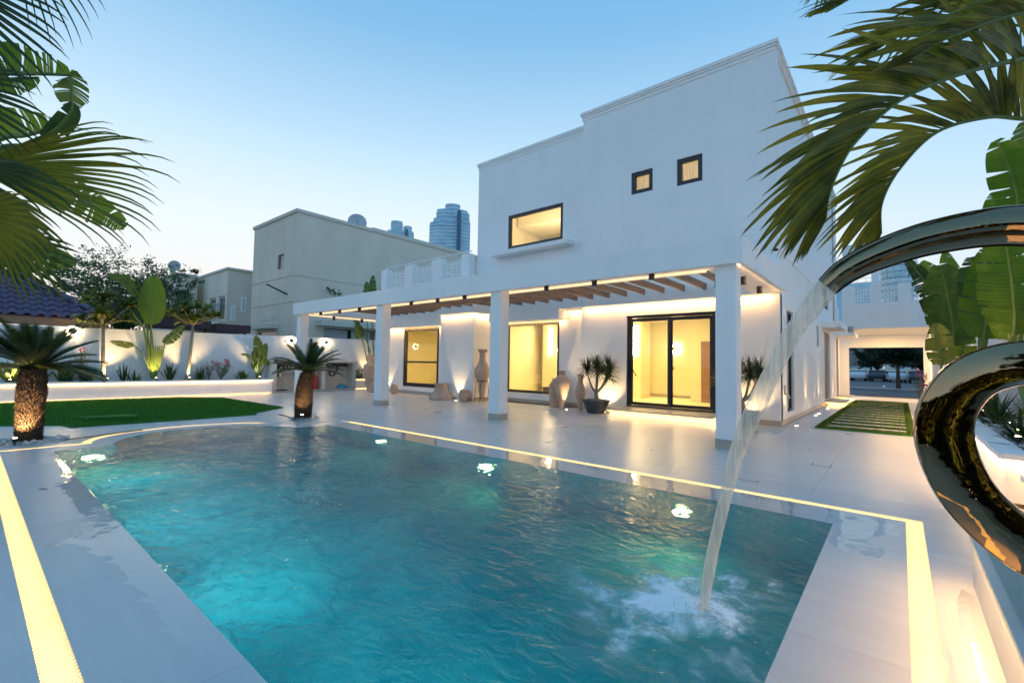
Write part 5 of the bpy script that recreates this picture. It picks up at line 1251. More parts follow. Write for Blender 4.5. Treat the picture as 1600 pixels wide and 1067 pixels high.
floorlight(-2.2, 25.6, 'floor light between the two side doors', 20, (-.1, 0, 1), 60)
for y in (14.2, 19.6, 21.4): lamp('SPOT', 'wall_washer', (SX+.10, y, .06), 14, LED, .02, (-.05, 0, 1), 34, .8)
vt = thing('outdoor_tap', 'small steel tap on the corner of the house beside the narrow side window', 'tap')
MB().box(SX+.001, SX+.03, 13.92, 14.02, .80, 1.05).tube([(SX+.03, 13.97, .80), (SX+.10, 13.97, .80), (SX+.12, 13.97, .70)], .02, 8).build('body', 'steel', vt)

# ------------------------------------------------------------------ neighbouring buildings
def mapfX(X): return lambda u, z, d: (X-d, u, z)
nb = thing('neighbour_house', 'large plain beige house with one small window beyond the left wall', 'house')
NX, NY, NZ = -27.0, 12.28, 10.15
m_ = MB(); gridwall(m_, -33.2, NX, 0, NZ, [(-29.43, -28.56, 7.0, 7.9), (-32.0, -29.2, 2.6, 3.2)], faceY(NY), .3); m_.build('front_wall', 'beige', nb)
m_ = MB(); gridwall(m_, NY+.3, 34, 0, NZ, [(14.2, 19.2, 2.4, 3.45)], faceX(NX), .3); m_.build('side_wall', 'beige', nb)
MB().box(-33.2, NX-.3, 33.7, 34, 0, NZ).box(-33.2, -32.9, NY+.3, 33.7, 0, NZ).box(-32.9, NX-.3, NY+.3, 33.7, NZ-.5, NZ-.4).build('rear_wall', 'beige', nb)
c = MB(); c.box(-33.3, NX+.08, NY-.08, NY+.32, NZ, NZ+.20).box(NX-.32, NX+.08, NY+.321, 34, NZ, NZ+.20); c.build('roof_cornice', 'beige_trim', nb)
MB().box(-33.25, NX+.03, NY-.03, NY-.001, 6.42, 6.46).box(NX+.001, NX+.03, NY, 34, 6.42, 6.46).box(-33.25, NX+.03, NY-.03, NY-.001, 4.86, 4.92).box(NX+.001, NX+.03, NY, 34, 4.86, 4.92).build('string_course', 'beige_trim', nb)
MB().box(-30, NX-2.5, 19, 32, NZ+.1, NZ+.95).box(-30.1, NX-2.4, 18.9, 32, NZ+.951, NZ+1.1).build('roof_parapet', 'beige_trim', nb)
MB().box(-29.43, -28.56, NY+.1, NY+.14, 7.0, 7.9).build('window', 'carpaint', nb); MB().box(-32.0, -29.2, NY+.12, NY+.16, 2.6, 3.2).build('window', 'carpaint', nb)
o = MB().box(-32.3, -29.0, NY-.6, NY-.002, 3.35, 3.6).build('window_awning', 'beige_trim', nb); MB().box(-31.8, -29.5, NY-.04, NY-.001, 3.9, 4.15).build('recess_panel', 'beige_trim', nb)
MB().box(NX+.002, NX+.8, 13.6, 19.6, 3.55, 3.85).build('window_awning', 'beige_trim', nb)
for a, b_ in ((14.2, 15.9), (16.0, 17.6), (17.7, 19.2)): o = MB().box(NX-.2, NX-.14, a, b_, 2.4, 3.45).build('window', 'black', nb); MB().quad((NX-.13, a+.08, 2.5), (NX-.13, b_-.08, 2.5), (NX-.13, b_-.08, 3.4), (NX-.13, a+.08, 3.4)).build('pane', 'dish', o)
MB().tube([(-27.9, NY-.001, 5.35), (-28.9, NY-.8, 5.95)], .05, 6).build('roof_spout', 'black', nb)
vn = MB(); vp = bez([(NX+.1, 15.5, 5.3), (NX+.4, 14.9, 5.55), (NX+.5, 14.2, 5.7)], 12); vn.tube(vp, .03, 5)
vr = random.Random(3)
for k in range(70):
    p = vp[vr.randint(4, 12)] if k % 3 else vp[12]; d = Vector((vr.uniform(-1, 1), vr.uniform(-1, 1), vr.uniform(-1, 1))).normalized(); s = d.orthogonal().normalized()
    c = p+d*vr.uniform(0, .22); vn.quad(c, c+d*.06+s*.05, c+d*.12, c+d*.06-s*.05)
tag(vn.build('creeper', 'g_dark'), 'dark green creeper sprig growing out from the beige house wall', 'creeper')
def dish(x, y, z, r, label, face=(1, -.6, .5)):
    t = thing('satellite_dish', label, 'satellite dish', 'satellite dishes on the roofs', (x, y, z)); f = Vector(face).normalized(); mb = MB(); n = 24; a_ = f.orthogonal().normalized(); b_ = f.cross(a_)
    for i in range(6):
        rr = r*i/5+.001
        for k in range(n): w = 2*math.pi*k/n; mb.v.append(tuple(f*(.25*r*(i/5)**2) + (a_*math.cos(w)+b_*math.sin(w))*rr))
    for i in range(5):
        for k in range(n): mb.f.append((i*n+k, i*n+(k+1) % n, (i+1)*n+(k+1) % n, (i+1)*n+k))
    mb.build('reflector', 'dish', t, smooth=True)
    MB().tube([(0, 0, 0), tuple(f*r*.9)], .02, 6).tube([(0, 0, 0), tuple(-f*.2), (0, 0, -r*1.1)], .05, 8).build('mount', 'steel', t)
p = on(558, 349, 0, NX-1.2); dish(p.x, p.y, p.z, .62, 'grey satellite dish on the roof edge of the beige house', (.9, -.5, .2))
# lower wing of the street behind
wg = thing('neighbour_wing', 'lower pale house with balcony windows left of the tall beige house', 'house')
WX2 = -37.0; pa = on(357, 421, 0, WX2); WY2 = pa.y; WZ = pa.z
pw1 = on(327, 465, 1, WY2); pw2 = on(350, 500, 1, WY2); pl0 = on(309, 431, 1, WY2)
wa, wb2, wc, wd = on(327, 480, 1, WY2).x, on(337, 480, 1, WY2).x, on(341, 480, 1, WY2).x, on(351, 480, 1, WY2).x
wz0, wz1 = on(340, 500, 1, WY2).z, on(340, 464, 1, WY2).z
m_ = MB(); gridwall(m_, pl0.x, WX2, 0, WZ, [(wa, wb2, wz0, wz1), (wc, wd, wz0, wz1)], faceY(WY2), .3); m_.build('front_wall', 'beige', wg)
s0, s1 = on(361, 480, 0, WX2).y, on(368, 480, 0, WX2).y; s2_, s3 = on(376, 480, 0, WX2).y, on(384, 480, 0, WX2).y
m_ = MB(); gridwall(m_, WY2+.3, 30, 0, WZ, [(s0, s1, 4.2, 5.3), (s2_, s3, 4.9, 6.0)], faceX(WX2), .3); m_.build('side_wall', 'beige', wg)
MB().box(pl0.x, WX2+.1, WY2-.1, WY2+.2, WZ, WZ+.15).box(WX2-.2, WX2+.1, WY2+.201, 30, WZ, WZ+.15).build('roof_cornice', 'beige_trim', wg)
MB().box(pl0.x, WX2-.3, WY2+.31, 30, WZ-.4, WZ-.3).build('roof_slab', 'beige', wg)
for a, b_ in ((wa, wb2), (wc, wd)):
    o = MB().box(a, b_, WY2+.1, WY2+.15, wz0, wz1).build('window', 'dish', wg)
    MB().box(a+.1, (a+b_)/2-.06, WY2+.09, WY2+.099, wz0+.1, wz1-.15).box((a+b_)/2+.06, b_-.1, WY2+.09, WY2+.099, wz0+.1, wz1-.15).build('pane', 'carpaint', o)
for a, b_, z0, z1 in ((s0, s1, 4.2, 5.3), (s2_, s3, 4.9, 6.0)):
    o = MB().box(WX2-.15, WX2+.05, a, b_, z0, z1).build('window', 'plaster', wg); MB().box(WX2+.051, WX2+.06, a+.12, b_-.12, z0+.12, z1-.12).build('pane', 'dish', o)
rl = MB().tube([(wa-.3, WY2-.4, wz0+1.1), (wd+.3, WY2-.4, wz0+1.1)], .05, 6)
x = wa-.3
while x < wd+.3: rl.tube([(x, WY2-.4, wz0-.2), (x, WY2-.4, wz0+1.1)], .025, 5); x += .25
rl.build('balcony_rail', 'dish', wg); MB().box(wa-.4, wd+.4, WY2-.5, WY2-.002, wz0-.35, wz0-.2).build('balcony', 'beige_trim', wg)
ph = on(341, 423, 1, WY2+9)
MB().box(ph.x-8, WX2-1.2, WY2+6, WY2+12, WZ+.0, WZ+1.5).box(ph.x-8.2, WX2-1.0, WY2+5.8, WY2+12, WZ+1.501, WZ+1.8).build('roof_parapet', 'beige_trim', wg)
w3 = thing('neighbour_block', 'beige blank house wall partly hidden by the tree at the left', 'house')
q0 = on(309, 434, 1, WY2-.5); qy = on(276, 434, 0, q0.x).y
MB().box(q0.x-9, q0.x, qy, WY2-.5, 0, q0.z).build('wall', 'beige', w3); MB().box(q0.x-9, q0.x+.15, qy-.15, WY2-.5, q0.z+.001, q0.z+.18).build('roof_cornice', 'beige_trim', w3)
MB().box(q0.x+.001, q0.x+.8, WY2-3.2, WY2-1.2, 6.3, 6.6).build('window_awning', 'beige_trim', w3)
p = on(273, 416, 0, q0.x-1); dish(p.x, p.y, p.z, .42, 'pale round satellite dish above the tree on the far roof', (.9, -.5, .1))
# maroon carport canopies behind the wall
for a, b_, X_, zz, lab in ((250, 330, -24.2, 2.92, 'dark maroon canopy edge behind the wall, left of the forked tree crown'), (338, 392, -24.6, 2.86, 'dark maroon canopy edge behind the wall, right of the forked tree crown')):
    y0_, y1_ = on(a, 508, 0, X_).y, on(b_, 512, 0, X_).y; t = thing('car_canopy', lab, 'canopy'); MB().box(X_-2.5, X_, y0_, y1_, zz-.1, zz+.26).build('roof', 'maroon', t)
    MB().box(X_-2.3, X_-2.2, y0_+.1, y0_+.2, 0, zz-.1).box(X_-.4, X_-.3, y1_-.2, y1_-.1, 0, zz-.1).build('post', 'maroon', t)

# towers
def tower(name, label, px, py_top, d, w, tiers, floors, seed, core=True):
    c = at(px, 500, d); base = Vector((c.x, c.y, 0)); fw = Vector((c.x, c.y, 0)).normalized(); sd_v = Vector((fw.y, -fw.x, 0)); H_ = at(px, py_top, d).z
    t = thing(name, label, 'tower', None, base, math.atan2(sd_v.y, sd_v.x)); 
    for ti, (x0, x1, dep, top) in enumerate(tiers):
        X0, X1, D = x0*w, x1*w, dep*w; Ht = H_*top
        MB().poly([(X0, -D*.35), (X0+D*.3, -D*.5), (X1-D*.3, -D*.5), (X1, -D*.35), (X1, D*.5), (X0, D*.5)], 0, Ht).build('shaft', 'towerglass', t)
        bm_ = MB(); z = Ht*.25; n = 0; fh = H_/floors
        while z < Ht-.5:
            if z > H_*.5: bm_.poly([(X0-.6, -D*.35), (X0+D*.3, -D*.5-.6), (X1-D*.3, -D*.5-.6), (X1+.6, -D*.35), (X1+.6, D*.5), (X0-.6, D*.5)], z, z+fh*.30)
            z += fh
        bm_.build('floor_bands', 'towerband', t, kind='stuff')
    if core: MB().box(w*.18, w*.27, -w*.56, -w*.3, 0, H_*.93).build('recessed_core', 'towerdark', t)
    return t
M['towerglass'] = surf('tower_glass', (.20, .38, .50), (.32, .54, .66), .12, .12, bdist=0, metal=.4)
M['towerband'] = surf('tower_slab_edges', (.58, .66, .72), (.66, .74, .80), .5, .1, bdist=0)
M['towerdark'] = surf('tower_core', (.03, .10, .16), (.05, .13, .2), .3, .2, bdist=0)
tower('glass_tower', 'tall blue glass office tower with stepped top behind the terrace balustrade', 699, 319, 420, 36, [(-.48, .5, .7, .87), (-.40, .5, .6, .90), (-.32, .44, .5, .96), (-.10, .24, .4, 1.0), (.28, .48, .4, .95)], 46, 1)
tower('far_glass_tower', 'distant blue glass tower top peeking over the beige roof', 622, 346, 620, 34, [(-.5, .5, .6, .93), (-.36, .06, .5, 1.0), (.12, .42, .5, .97)], 60, 2)
cc = at(1403, 440, 300); rt = thing('round_tower', 'round blue glass tower under construction with scaffolding seen over the carport', 'tower', None, (cc.x, cc.y, 0)); hh = at(1403, 412, 300).z
MB().lathe([(8.0, 0), (8.0, hh*.6), (9.0, hh*.85), (9.6, hh)], n=32).build('shaft', 'towerglass', rt)
fb = MB()
for k in range(8): fb.lathe([(8.6+.14*k, 0), (8.6+.14*k, .35)], (0, 0, hh*.58+k*hh*.055), 32)
fb.build('floor_bands', 'towerdark', rt, kind='stuff')
sc_ = MB()
for k in range(14):
    a = k/14*6.28; sc_.tube([(9.8*math.cos(a), 9.8*math.sin(a), hh*.6), (9.8*math.cos(a), 9.8*math.sin(a), hh+4.5)], .14, 4)
for z in (hh+.8, hh+2.2, hh+3.8): sc_.tube([(9.8*math.cos(k/20*6.28), 9.8*math.sin(k/20*6.28), z) for k in range(21)], .12, 4, False)
sc_.build('scaffolding', 'towerband', rt)
cc = at(1338, 452, 260); lt = thing('low_glass_block', 'low blue glass block with roof frames beside the round tower', 'building', None, (cc.x, cc.y, 0), R(0)); zz = at(1338, 444, 260).z
MB().box(-11, 11, -3, 3, 0, zz).build('shaft', 'towerglass', lt)
o = MB()
for k in range(6): o.box(-10+k*3.6, -9.8+k*3.6, -3, -2.8, zz, zz+2.6)
o.box(-10, 9, -3.2, -3.001, zz+2.4, zz+2.6); o.build('roof_frame', 'towerband', lt)
cc = at(1597, 468, 120); lt = thing('side_glass_tower', 'sliver of blue glass facade above the right garden wall', 'building', None, (cc.x, cc.y, 0)); MB().box(-4, 12, -2, 2, 0, at(1597, 454, 120).z).build('shaft', 'towerglass', lt)
o = MB(); z = 3
while z < at(1597, 454, 120).z: o.box(-4.1, 12.1, -2.1, 2.1, z, z+.3); z += 1.5
o.build('floor_bands', 'towerband', lt, kind='stuff')

# ------------------------------------------------------------------ tiled pavilion behind the left wall
pv = thing('tiled_pavilion', 'garden pavilion with purple grey clay tiled hip roof behind the left wall', 'pavilion')
EX, EZ, AX, AZ, EY1, AY = -22.9, 2.86, -26.3, 4.62, 3.55, 1.15
LY0 = -5.2
sl = Vector((AX-EX, 0, AZ-EZ)); sln = sl.normalized(); nrm = Vector((sln.z, 0, -sln.x)); nrm = nrm if nrm.z > 0 else -nrm
tm = MB(); NN = 10; TW, TL = .34, .46
for k in range(NN+1):
    u = k/NN; yy = u*TW; zz = .055*math.cos((u-.28)*2*math.pi)
    tm.v += [tuple(Vector((0, yy, 0))+nrm*(zz+.06)), tuple(Vector((0, yy, 0))+sln*(TL*1.12)+nrm*(zz+.0)), tuple(Vector((0, yy, 0))+nrm*(zz+.028))]
for k in range(NN): a = 3*k; tm.f += [(a, a+3, a+4, a+1), (a, a+2, a+5, a+3)]
tme = tm.mesh('roof_tile', 'roof', True)
roofp = MB(); roofp.quad((EX, LY0, EZ-.02), (EX, EY1, EZ-.02), (AX, AY, AZ-.02), (AX, LY0, AZ-.02)); roofp.quad((EX, EY1, EZ-.02), (-29.7, EY1, EZ-.02), (AX, AY, AZ-.02)); roofp.quad((AX, LY0, AZ-.02), (AX, AY, AZ-.02), (-29.7, EY1, EZ-.02), (-29.7, LY0, EZ-.02))
roofp.build('roof_deck', 'roof', pv)
nrow = int(sl.length/TL)+1
for r_ in range(nrow):
    s0_ = r_*TL; f = s0_/sl.length; ymax = EY1+(AY-EY1)*f; y = LY0
    while y+TW*.6 < ymax:
        p = Vector((EX, y, EZ))+sln*s0_; inst(tme, 'roof_tile', pv, p); y += TW
hipa, hipb = Vector((EX, EY1, EZ+.03)), Vector((AX, AY, AZ+.05)); hv_ = hipb-hipa; nh = int(hv_.length/.42)
for k in range(nh):
    a = hipa+hv_*(k/nh); b_ = hipa+hv_*((k+1.15)/nh); MB().tube([a+Z3*.03, b_], [.13, .10], 10).build('hip_tile', 'roof', pv)
MB().tube([(AX, LY0, AZ+.06), (AX, AY, AZ+.06)], .11, 10).build('ridge_tile', 'roof', pv)
MB().box(EX-.16, EX-.06, LY0, EY1-.05, EZ-.30, EZ-.03).box(-29.6, EX-.161, EY1-.15, EY1-.05, EZ-.30, EZ-.03).build('eave_beam', 'wood', pv)
for y in (-4.8, 3.1): MB().box(-23.4, -23.2, y-.1, y+.1, 0, EZ-.31).build('post', 'wood', pv); MB().box(-29.3, -29.1, y-.1, y+.1, 0, EZ-.31).build('post', 'wood', pv)

# ------------------------------------------------------------------ trees
def tree(name, label, loc, h, crown, n_l, mat, seed, trunk_r=.15, leaf=.09, levels=16, trunk_h=.4, flat=.7, group=None):
    t = thing(name, label, 'tree', group, loc); rn = random.Random(seed); tr = MB(); lf = MB()
    top = Vector((0, 0, h*trunk_h)); tr.tube(bez([(0, 0, 0), (.1*rn.uniform(-1, 1), .05, h*trunk_h*.5), top], 6), [trunk_r*(1-.07*k) for k in range(7)], 8)
    for i in range(levels):
        a = 2*math.pi*i/levels+rn.uniform(-.3, .3); rr = crown*rn.uniform(.45, 1); zz = h*(trunk_h+(1-trunk_h)*rn.uniform(.15, 1))
        f = math.sqrt(max(.05, 1-((zz/h-.6)/.5)**2)); tip = Vector((math.cos(a)*rr*f, math.sin(a)*rr*f, zz))
        P = bez([top-Z3*rn.uniform(0, .3), top.lerp(tip, .45)+Vector((0, 0, .2)), tip], 8); tr.tube(P, [trunk_r*.45*(1-.11*k) for k in range(9)], 5)
        subs = []
        for k in range(7):
            q_ = P[rn.randint(3, 8)]; e = q_+Vector((rn.uniform(-1, 1), rn.uniform(-1, 1), rn.uniform(-.5, .7)))*crown*.32
            tr.tube([q_, q_.lerp(e, .5)+Z3*.03, e], [trunk_r*.12, trunk_r*.08, trunk_r*.03], 4); subs.append((q_, e))
        for k in range(n_l//levels):
            q_, e = rn.choice(subs); c = q_.lerp(e, rn.uniform(.2, 1.1))+Vector((rn.gauss(0, 1), rn.gauss(0, 1), rn.gauss(0, .7)))*crown*.06
            d = Vector((rn.uniform(-1, 1), rn.uniform(-1, 1), rn.uniform(-.8, .6))).normalized(); s = d.orthogonal().normalized(); l_ = leaf*rn.uniform(.6, 1.2); lf.quad(c-d*l_, c+s*l_*.45, c+d*l_, c-s*l_*.45)
    tr.build('trunk', 'bark_pale' if mat == 'g_tree' else 'bark', t); lf.build('crown', mat, t); return t
p = on(185, 560, 0, -29.0); tree('garden_tree', 'airy feathery tree rising behind the left garden wall', (p.x, p.y, 0), 6.6, 3.0, 15000, 'g_tree', 4, .13, .075, 26, .42)
p = on(272, 560, 0, -31.5); tree('garden_tree', 'smaller loose tree just in front of the blank beige wall', (p.x, p.y, 0), 6.9, 1.5, 4200, 'g_tree', 8, .1, .075, 14, .45)
p = on(150, 560, 0, -27.5); tree('garden_shrub', 'dense low dark tree behind the wall below the airy tree', (p.x, p.y+.6, 0), 4.1, 1.7, 3800, 'g_dark', 6, .1, .09, 16, .35)
# street beyond the carport
rd = MB(); rd.quad((-40, 33.6, -.05), (40, 33.6, -.05), (40, 44, -.05), (-40, 44, -.05)); tag(rd.build('road', 'asphalt'), kind='structure')
rd = MB(); rd.quad((-40, 44.15, .03), (40, 44.15, .03), (40, 49, .03), (-40, 49, .03)); rd.box(-40, 40, 44, 44.15, -.05, .04); rd.box(-40, 40, 49, 49.2, -.05, .04); tag(rd.build('pavement', 'paving'), kind='structure')
rd = MB(); rd.quad((-40, 49.21, -.046), (40, 49.21, -.046), (40, 110, -.046), (-40, 110, -.046)); tag(rd.build('parking_lot', 'asphalt'), kind='structure')
mk = MB()
for k in range(7): mk.quad((-12+k*2.7, 52, -.042), (-11.88+k*2.7, 52, -.042), (-11.88+k*2.7, 57, -.042), (-12+k*2.7, 57, -.042))
mk.quad((-40, 38.9, -.046), (40, 38.9, -.046), (40, 39.0, -.046), (-40, 39.0, -.046)); tag(mk.build('road_markings', 'plaster'), kind='structure')
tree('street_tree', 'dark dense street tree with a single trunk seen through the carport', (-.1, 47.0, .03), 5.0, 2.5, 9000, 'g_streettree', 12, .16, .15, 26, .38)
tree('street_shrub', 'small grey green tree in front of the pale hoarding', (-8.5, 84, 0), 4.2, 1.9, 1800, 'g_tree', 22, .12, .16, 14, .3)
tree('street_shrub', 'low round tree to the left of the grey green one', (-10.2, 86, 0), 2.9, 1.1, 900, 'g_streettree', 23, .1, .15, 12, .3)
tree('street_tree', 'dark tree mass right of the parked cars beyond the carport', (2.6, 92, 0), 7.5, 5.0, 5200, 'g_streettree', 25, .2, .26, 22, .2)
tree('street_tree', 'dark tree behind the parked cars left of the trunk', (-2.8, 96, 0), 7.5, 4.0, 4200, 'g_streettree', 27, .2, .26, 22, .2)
hd_ = thing('hoarding', 'large pale rectangular hoarding beyond the street', 'hoarding'); MB().box(-14.5, -3.3, 100, 100.4, 1.9, 6.0).build('panel', 'hoard', hd_)
MB().box(-14, -13.7, 100.1, 100.3, 0, 1.9).box(-8, -7.7, 100.1, 100.3, 0, 1.9).box(-3.9, -3.6, 100.1, 100.3, 0, 1.9).build('post', 'carpaint', hd_)
MB().box(-60, 60, 118, 120, 0, 1.6).build('distant_wall', 'beige'); tag(bpy.data.objects['distant_wall'], 'long low beige wall at the far end of the parking lot', 'wall')
def car(x, y, rz, mat, label):
    t = thing('parked_car', label, 'car', 'cars parked beyond the street', (x, y, -.046), rz)
    prof = [(-2.1, .35), (-2.12, .75), (-1.95, .98), (-1.2, 1.02), (-.7, 1.42), (.7, 1.45), (1.35, 1.02), (2.0, .9), (2.12, .62), (2.1, .32)]
    mb = MB(); n = len(prof)
    for s in (-.85, .85): mb.v += [(a, s*(.84 if z > 1.1 else 1), z) for a, z in prof]
    mb.f = [tuple(range(n-1, -1, -1)), tuple(range(n, 2*n))]+[(i, (i+1) % n, n+(i+1) % n, n+i) for i in range(n)]
    mb.build('body', mat, t, bevel=.05)
    MB().box(-.95, .95, -.862, .862, 1.04, 1.34).build('window', 'carpaint', t)
    for a in (-1.35, 1.3):
        for s in (-.8, .62): MB().tube([(a, s, .33), (a, s+.18, .33)], .33, 16).build('wheel', 'rubber', t)
for i, (x, y, rz, m__, lab) in enumerate([(-9.6, 78, .1, 'carwhite', 'white parked car at the left end of the row'), (-6.9, 79, 1.5, 'carpaint', 'dark parked car below the grey green tree'), (-4.2, 78, 1.55, 'carwhite', 'white parked car beside the hoarding post'),
        (-2.2, 77, 1.5, 'carpaint', 'dark parked car left of the street tree trunk'), (-.4, 74, 1.7, 'carwhite', 'pale parked car behind the street tree trunk'), (1.6, 72, 1.6, 'carpaint', 'dark parked car right of the street tree trunk'), (4.6, 80, 1.5, 'carwhite', 'white parked car at the right edge of the opening')]): car(x, y, rz, m__, lab)
bush((.62, 24.5, 0), 'pink bougainvillea bush at the right foot of the carport', .42, 1.5, 260, 'g_mid', 31, 9, name='bougainvillea')

# ------------------------------------------------------------------ right boundary wall and planters
rw = thing('side_boundary_wall', 'white panelled garden wall along the right side of the path', 'wall')
RX = 2.05
MB().box(RX+.04, RX+.25, 5.0, 36, 0, 2.86).build('wall_core', 'plaster', rw)
pm = MB().box(0, .038, .01, .96, 0, 2.90).mesh('panel', 'plaster')
for k in range(32): inst(pm, 'panel', rw, (RX, 5+k*.97, 0))
def sconce(px, py, label):
    p = on(px, py, 0, RX); t = thing('wall_sconce', label, 'wall lamp', 'up and down lights on the right wall', (RX, p.y, p.z))
    MB().box(-.10, -.001, -.06, .06, -.13, .13).build('housing', 'plaster', t); MB().box(-.09, -.02, -.05, .05, .131, .137).box(-.09, -.02, -.05, .05, -.137, -.131).build('lens', 'lamp', t)
    lamp('SPOT', 'sconce_lamp', (-.06, 0, -.15), 16, LED, .02, (.1, 0, -1), 70, parent=t); lamp('SPOT', 'sconce_lamp', (-.06, 0, .15), 16, LED, .02, (.1, 0, 1), 70, parent=t)
sconce(1519, 530, 'nearer bright lamp on the white right hand wall'); sconce(1483, 549, 'farther lamp on the white right hand wall behind the paddle leaves')
rp_ = thing('side_planter', 'white raised planter with light strip under its coping beside the path on the right', 'planter')
QX0, QX1, QY0 = .90, 2.0, 7.65
MB().box(QX0, QX0+.12, QY0, 30, .03, .50).box(QX0+.12, 2.0, QY0, QY0+.12, .03, .50).build('wall_face', 'plaster', rp_)
MB().box(QX0-.06, QX0+.20, QY0-.06, 30, .515, .58).box(QX0+.20, 2.0, QY0-.06, QY0+.20, .515, .58).build('coping', 'plaster', rp_, bevel=.004)
MB().box(QX0-.022, QX0-.002, QY0-.02, 30, .495, .512).box(QX0, 2.0, QY0-.022, QY0-.002, .495, .512).box(QX0-.02, QX0-.002, QY0, 30, .006, .024).build('led_strip', 'led', rp_)
tube_light(rp_, QX0-.02, 14, .493, 12.6, .02, 90, (-.15, 0, -1), (0, 1, 0)); tube_light(rp_, 1.45, QY0-.02, .493, 1.05, .02, 6, (0, -.15, -1), (1, 0, 0))
MB().box(QX0+.12, 2.0, QY0+.2, 30, .3, .50).build('soil', 'soil', rp_)
MB().box(1.02, 2.0, 6.6, 7.3, .04, .34).build('low_block', 'plaster', None); o = bpy.data.objects['low_block']; tag(o, 'low white block in front of the right planter corner', 'block'); 
o2 = MB().box(.97, 2.0, 6.55, 7.35, .345, .40).build('coping', 'plaster', o)
q = random.Random(13); pebbles('white pebbles scattered on the soil of the right planter', [(q.uniform(1.05, 1.98), q.uniform(7.9, 14), .505+q.uniform(0, .02)) for _ in range(1200)], .02, .045, 'pebble_mulch', 14)
def under(x, y, label, n, L, w, mat, seed, spread=(.2, .9), droop=.6):
    t = thing('strap_leaf_plant', label, 'plant', None, (x, y, .5)); rn = random.Random(seed); mb = MB()
    for i in range(n):
        a = rn.uniform(0, 6.28); e_ = rn.uniform(*spread)*1.5
        strap(mb, (0, 0, 0), (math.cos(a)*math.cos(e_), math.sin(a)*math.cos(e_), math.sin(e_)), L*rn.uniform(.7, 1.1), w, droop, 7, .3)
    mb.build('leaves', mat, t)
under(1.35, 8.4, 'dark green strap leaf plant arching over the near corner of the right planter', 34, .62, .028, 'g_dark', 1)
under(1.75, 8.9, 'dense dark sword leaf plant against the right wall', 44, .75, .028, 'g_dark', 2)
under(1.3, 9.7, 'red tinged strap leaf plant in the middle of the right planter', 40, .6, .022, 'g_cycad', 3)
under(1.6, 10.6, 'green strap leaf plant behind the red tinged one', 44, .72, .026, 'g_mid', 4)
under(1.35, 12.4, 'dark clump farther along the right planter', 50, .8, .026, 'g_dark', 5)
under(1.45, 15.0, 'farthest dark clump along the right planter', 50, .8, .03, 'g_dark', 6)
uplight(1.22, 9.3, .5, 'spike light among the strap leaf plants of the right planter', 12, (.4, .1, 1), 90)
uplight(1.45, 11.6, .5, 'spike light below the giant paddle leaves', 30, (.1, .1, 1), 70)
uplight(1.4, 14.8, .5, 'farther spike light below the paddle leaves', 30, (.1, .1, 1), 70)
# giant strelitzias on the right
def stre(label, base, leaves, seed):
    t = thing('giant_strelitzia', label, 'plant', 'giant paddle leaved plants along the right wall')
    for i, (pts, hw, mat_, tears, d, sf, rag) in enumerate(leaves):
        P = [Vector(base)]+[at(px, py, dd) for px, py, dd in pts]
        paddle('leaf', P, hw, t, mat_, tears=tears, stem_frac=sf, stem_r=.035, seed=seed*10+i, droop=d, ragged=rag, gap=.12, fold=.2)
    return t
stre('giant paddle leaved plant nearest the far carport with feathery torn leaves', (1.45, 15.5, .5), [
    ([(1487, 570, 11.6), (1490, 520, 11.6), (1480, 460, 11.4), (1470, 414, 11.2)], .52, 'g_mid', 10, .05, .42, .1),
    ([(1480, 575, 11.8), (1476, 520, 12), (1450, 450, 12), (1416, 402, 12)], .28, 'g_dark', 22, .3, .45, .3),
    ([(1482, 575, 12), (1484, 520, 12.4), (1470, 450, 12.6), (1440, 408, 12.8)], .30, 'g_banana', 5, .2, .6, .1),
    ([(1492, 570, 12), (1498, 520, 12.5), (1492, 450, 12.6), (1476, 394, 12.8)], .30, 'g_banana', 14, .15, .55, .2),
    ([(1478, 590, 11.6), (1470, 560, 11.4), (1468, 530, 11.2), (1462, 505, 11)], .28, 'g_mid', 5, .2, .4, .1),
    ([(1485, 590, 11.8), (1500, 560, 11.8), (1506, 535, 11.8), (1504, 505, 11.8)], .26, 'g_banana', 4, .1, .4, .1)], 1)
stre('giant paddle leaved plant in the middle with a broad pale backlit leaf', (1.5, 12.6, .5), [
    ([(1535, 560, 9.6), (1540, 510, 9.6), (1548, 440, 9.5), (1560, 372, 9.4)], .46, 'g_banana', 12, .05, .42, .12),
    ([(1540, 560, 9.8), (1548, 500, 9.8), (1556, 440, 10), (1560, 398, 10)], .30, 'g_mid', 7, .1, .5, .12),
    ([(1533, 560, 9.8), (1532, 500, 9.8), (1524, 450, 10), (1516, 402, 10)], .32, 'g_dark', 10, .1, .5, .15),
    ([(1538, 560, 9.6), (1545, 480, 9.6), (1560, 360, 9.6), (1553, 300, 9.6)], .24, 'g_banana', 5, .15, .72, .1)], 2)
stre('giant paddle leaved plant nearest the camera at the right edge with ribbed leaves', (1.55, 10.3, .5), [
    ([(1582, 560, 8.2), (1585, 500, 8.1), (1578, 420, 8.0), (1566, 355, 7.9)], .46, 'g_banana', 16, .05, .42, .12),
    ([(1590, 560, 8.4), (1600, 480, 8.3), (1612, 420, 8.2), (1620, 360, 8.2)], .44, 'g_banana', 12, .1, .42, .12),
    ([(1585, 560, 8.3), (1592, 440, 8.2), (1592, 330, 8.0), (1576, 260, 7.9), (1557, 219, 7.8)], .30, 'g_banana', 5, .12, .55, .08),
    ([(1595, 540, 8.4), (1610, 400, 8.3), (1615, 260, 8.2), (1600, 190, 8.1)], .34, 'g_mid', 14, .3, .55, .2),
    ([(1583, 560, 8.6), (1576, 520, 8.6), (1570, 490, 8.6), (1566, 462, 8.6)], .26, 'g_banana', 5, .1, .4, .1)], 3)
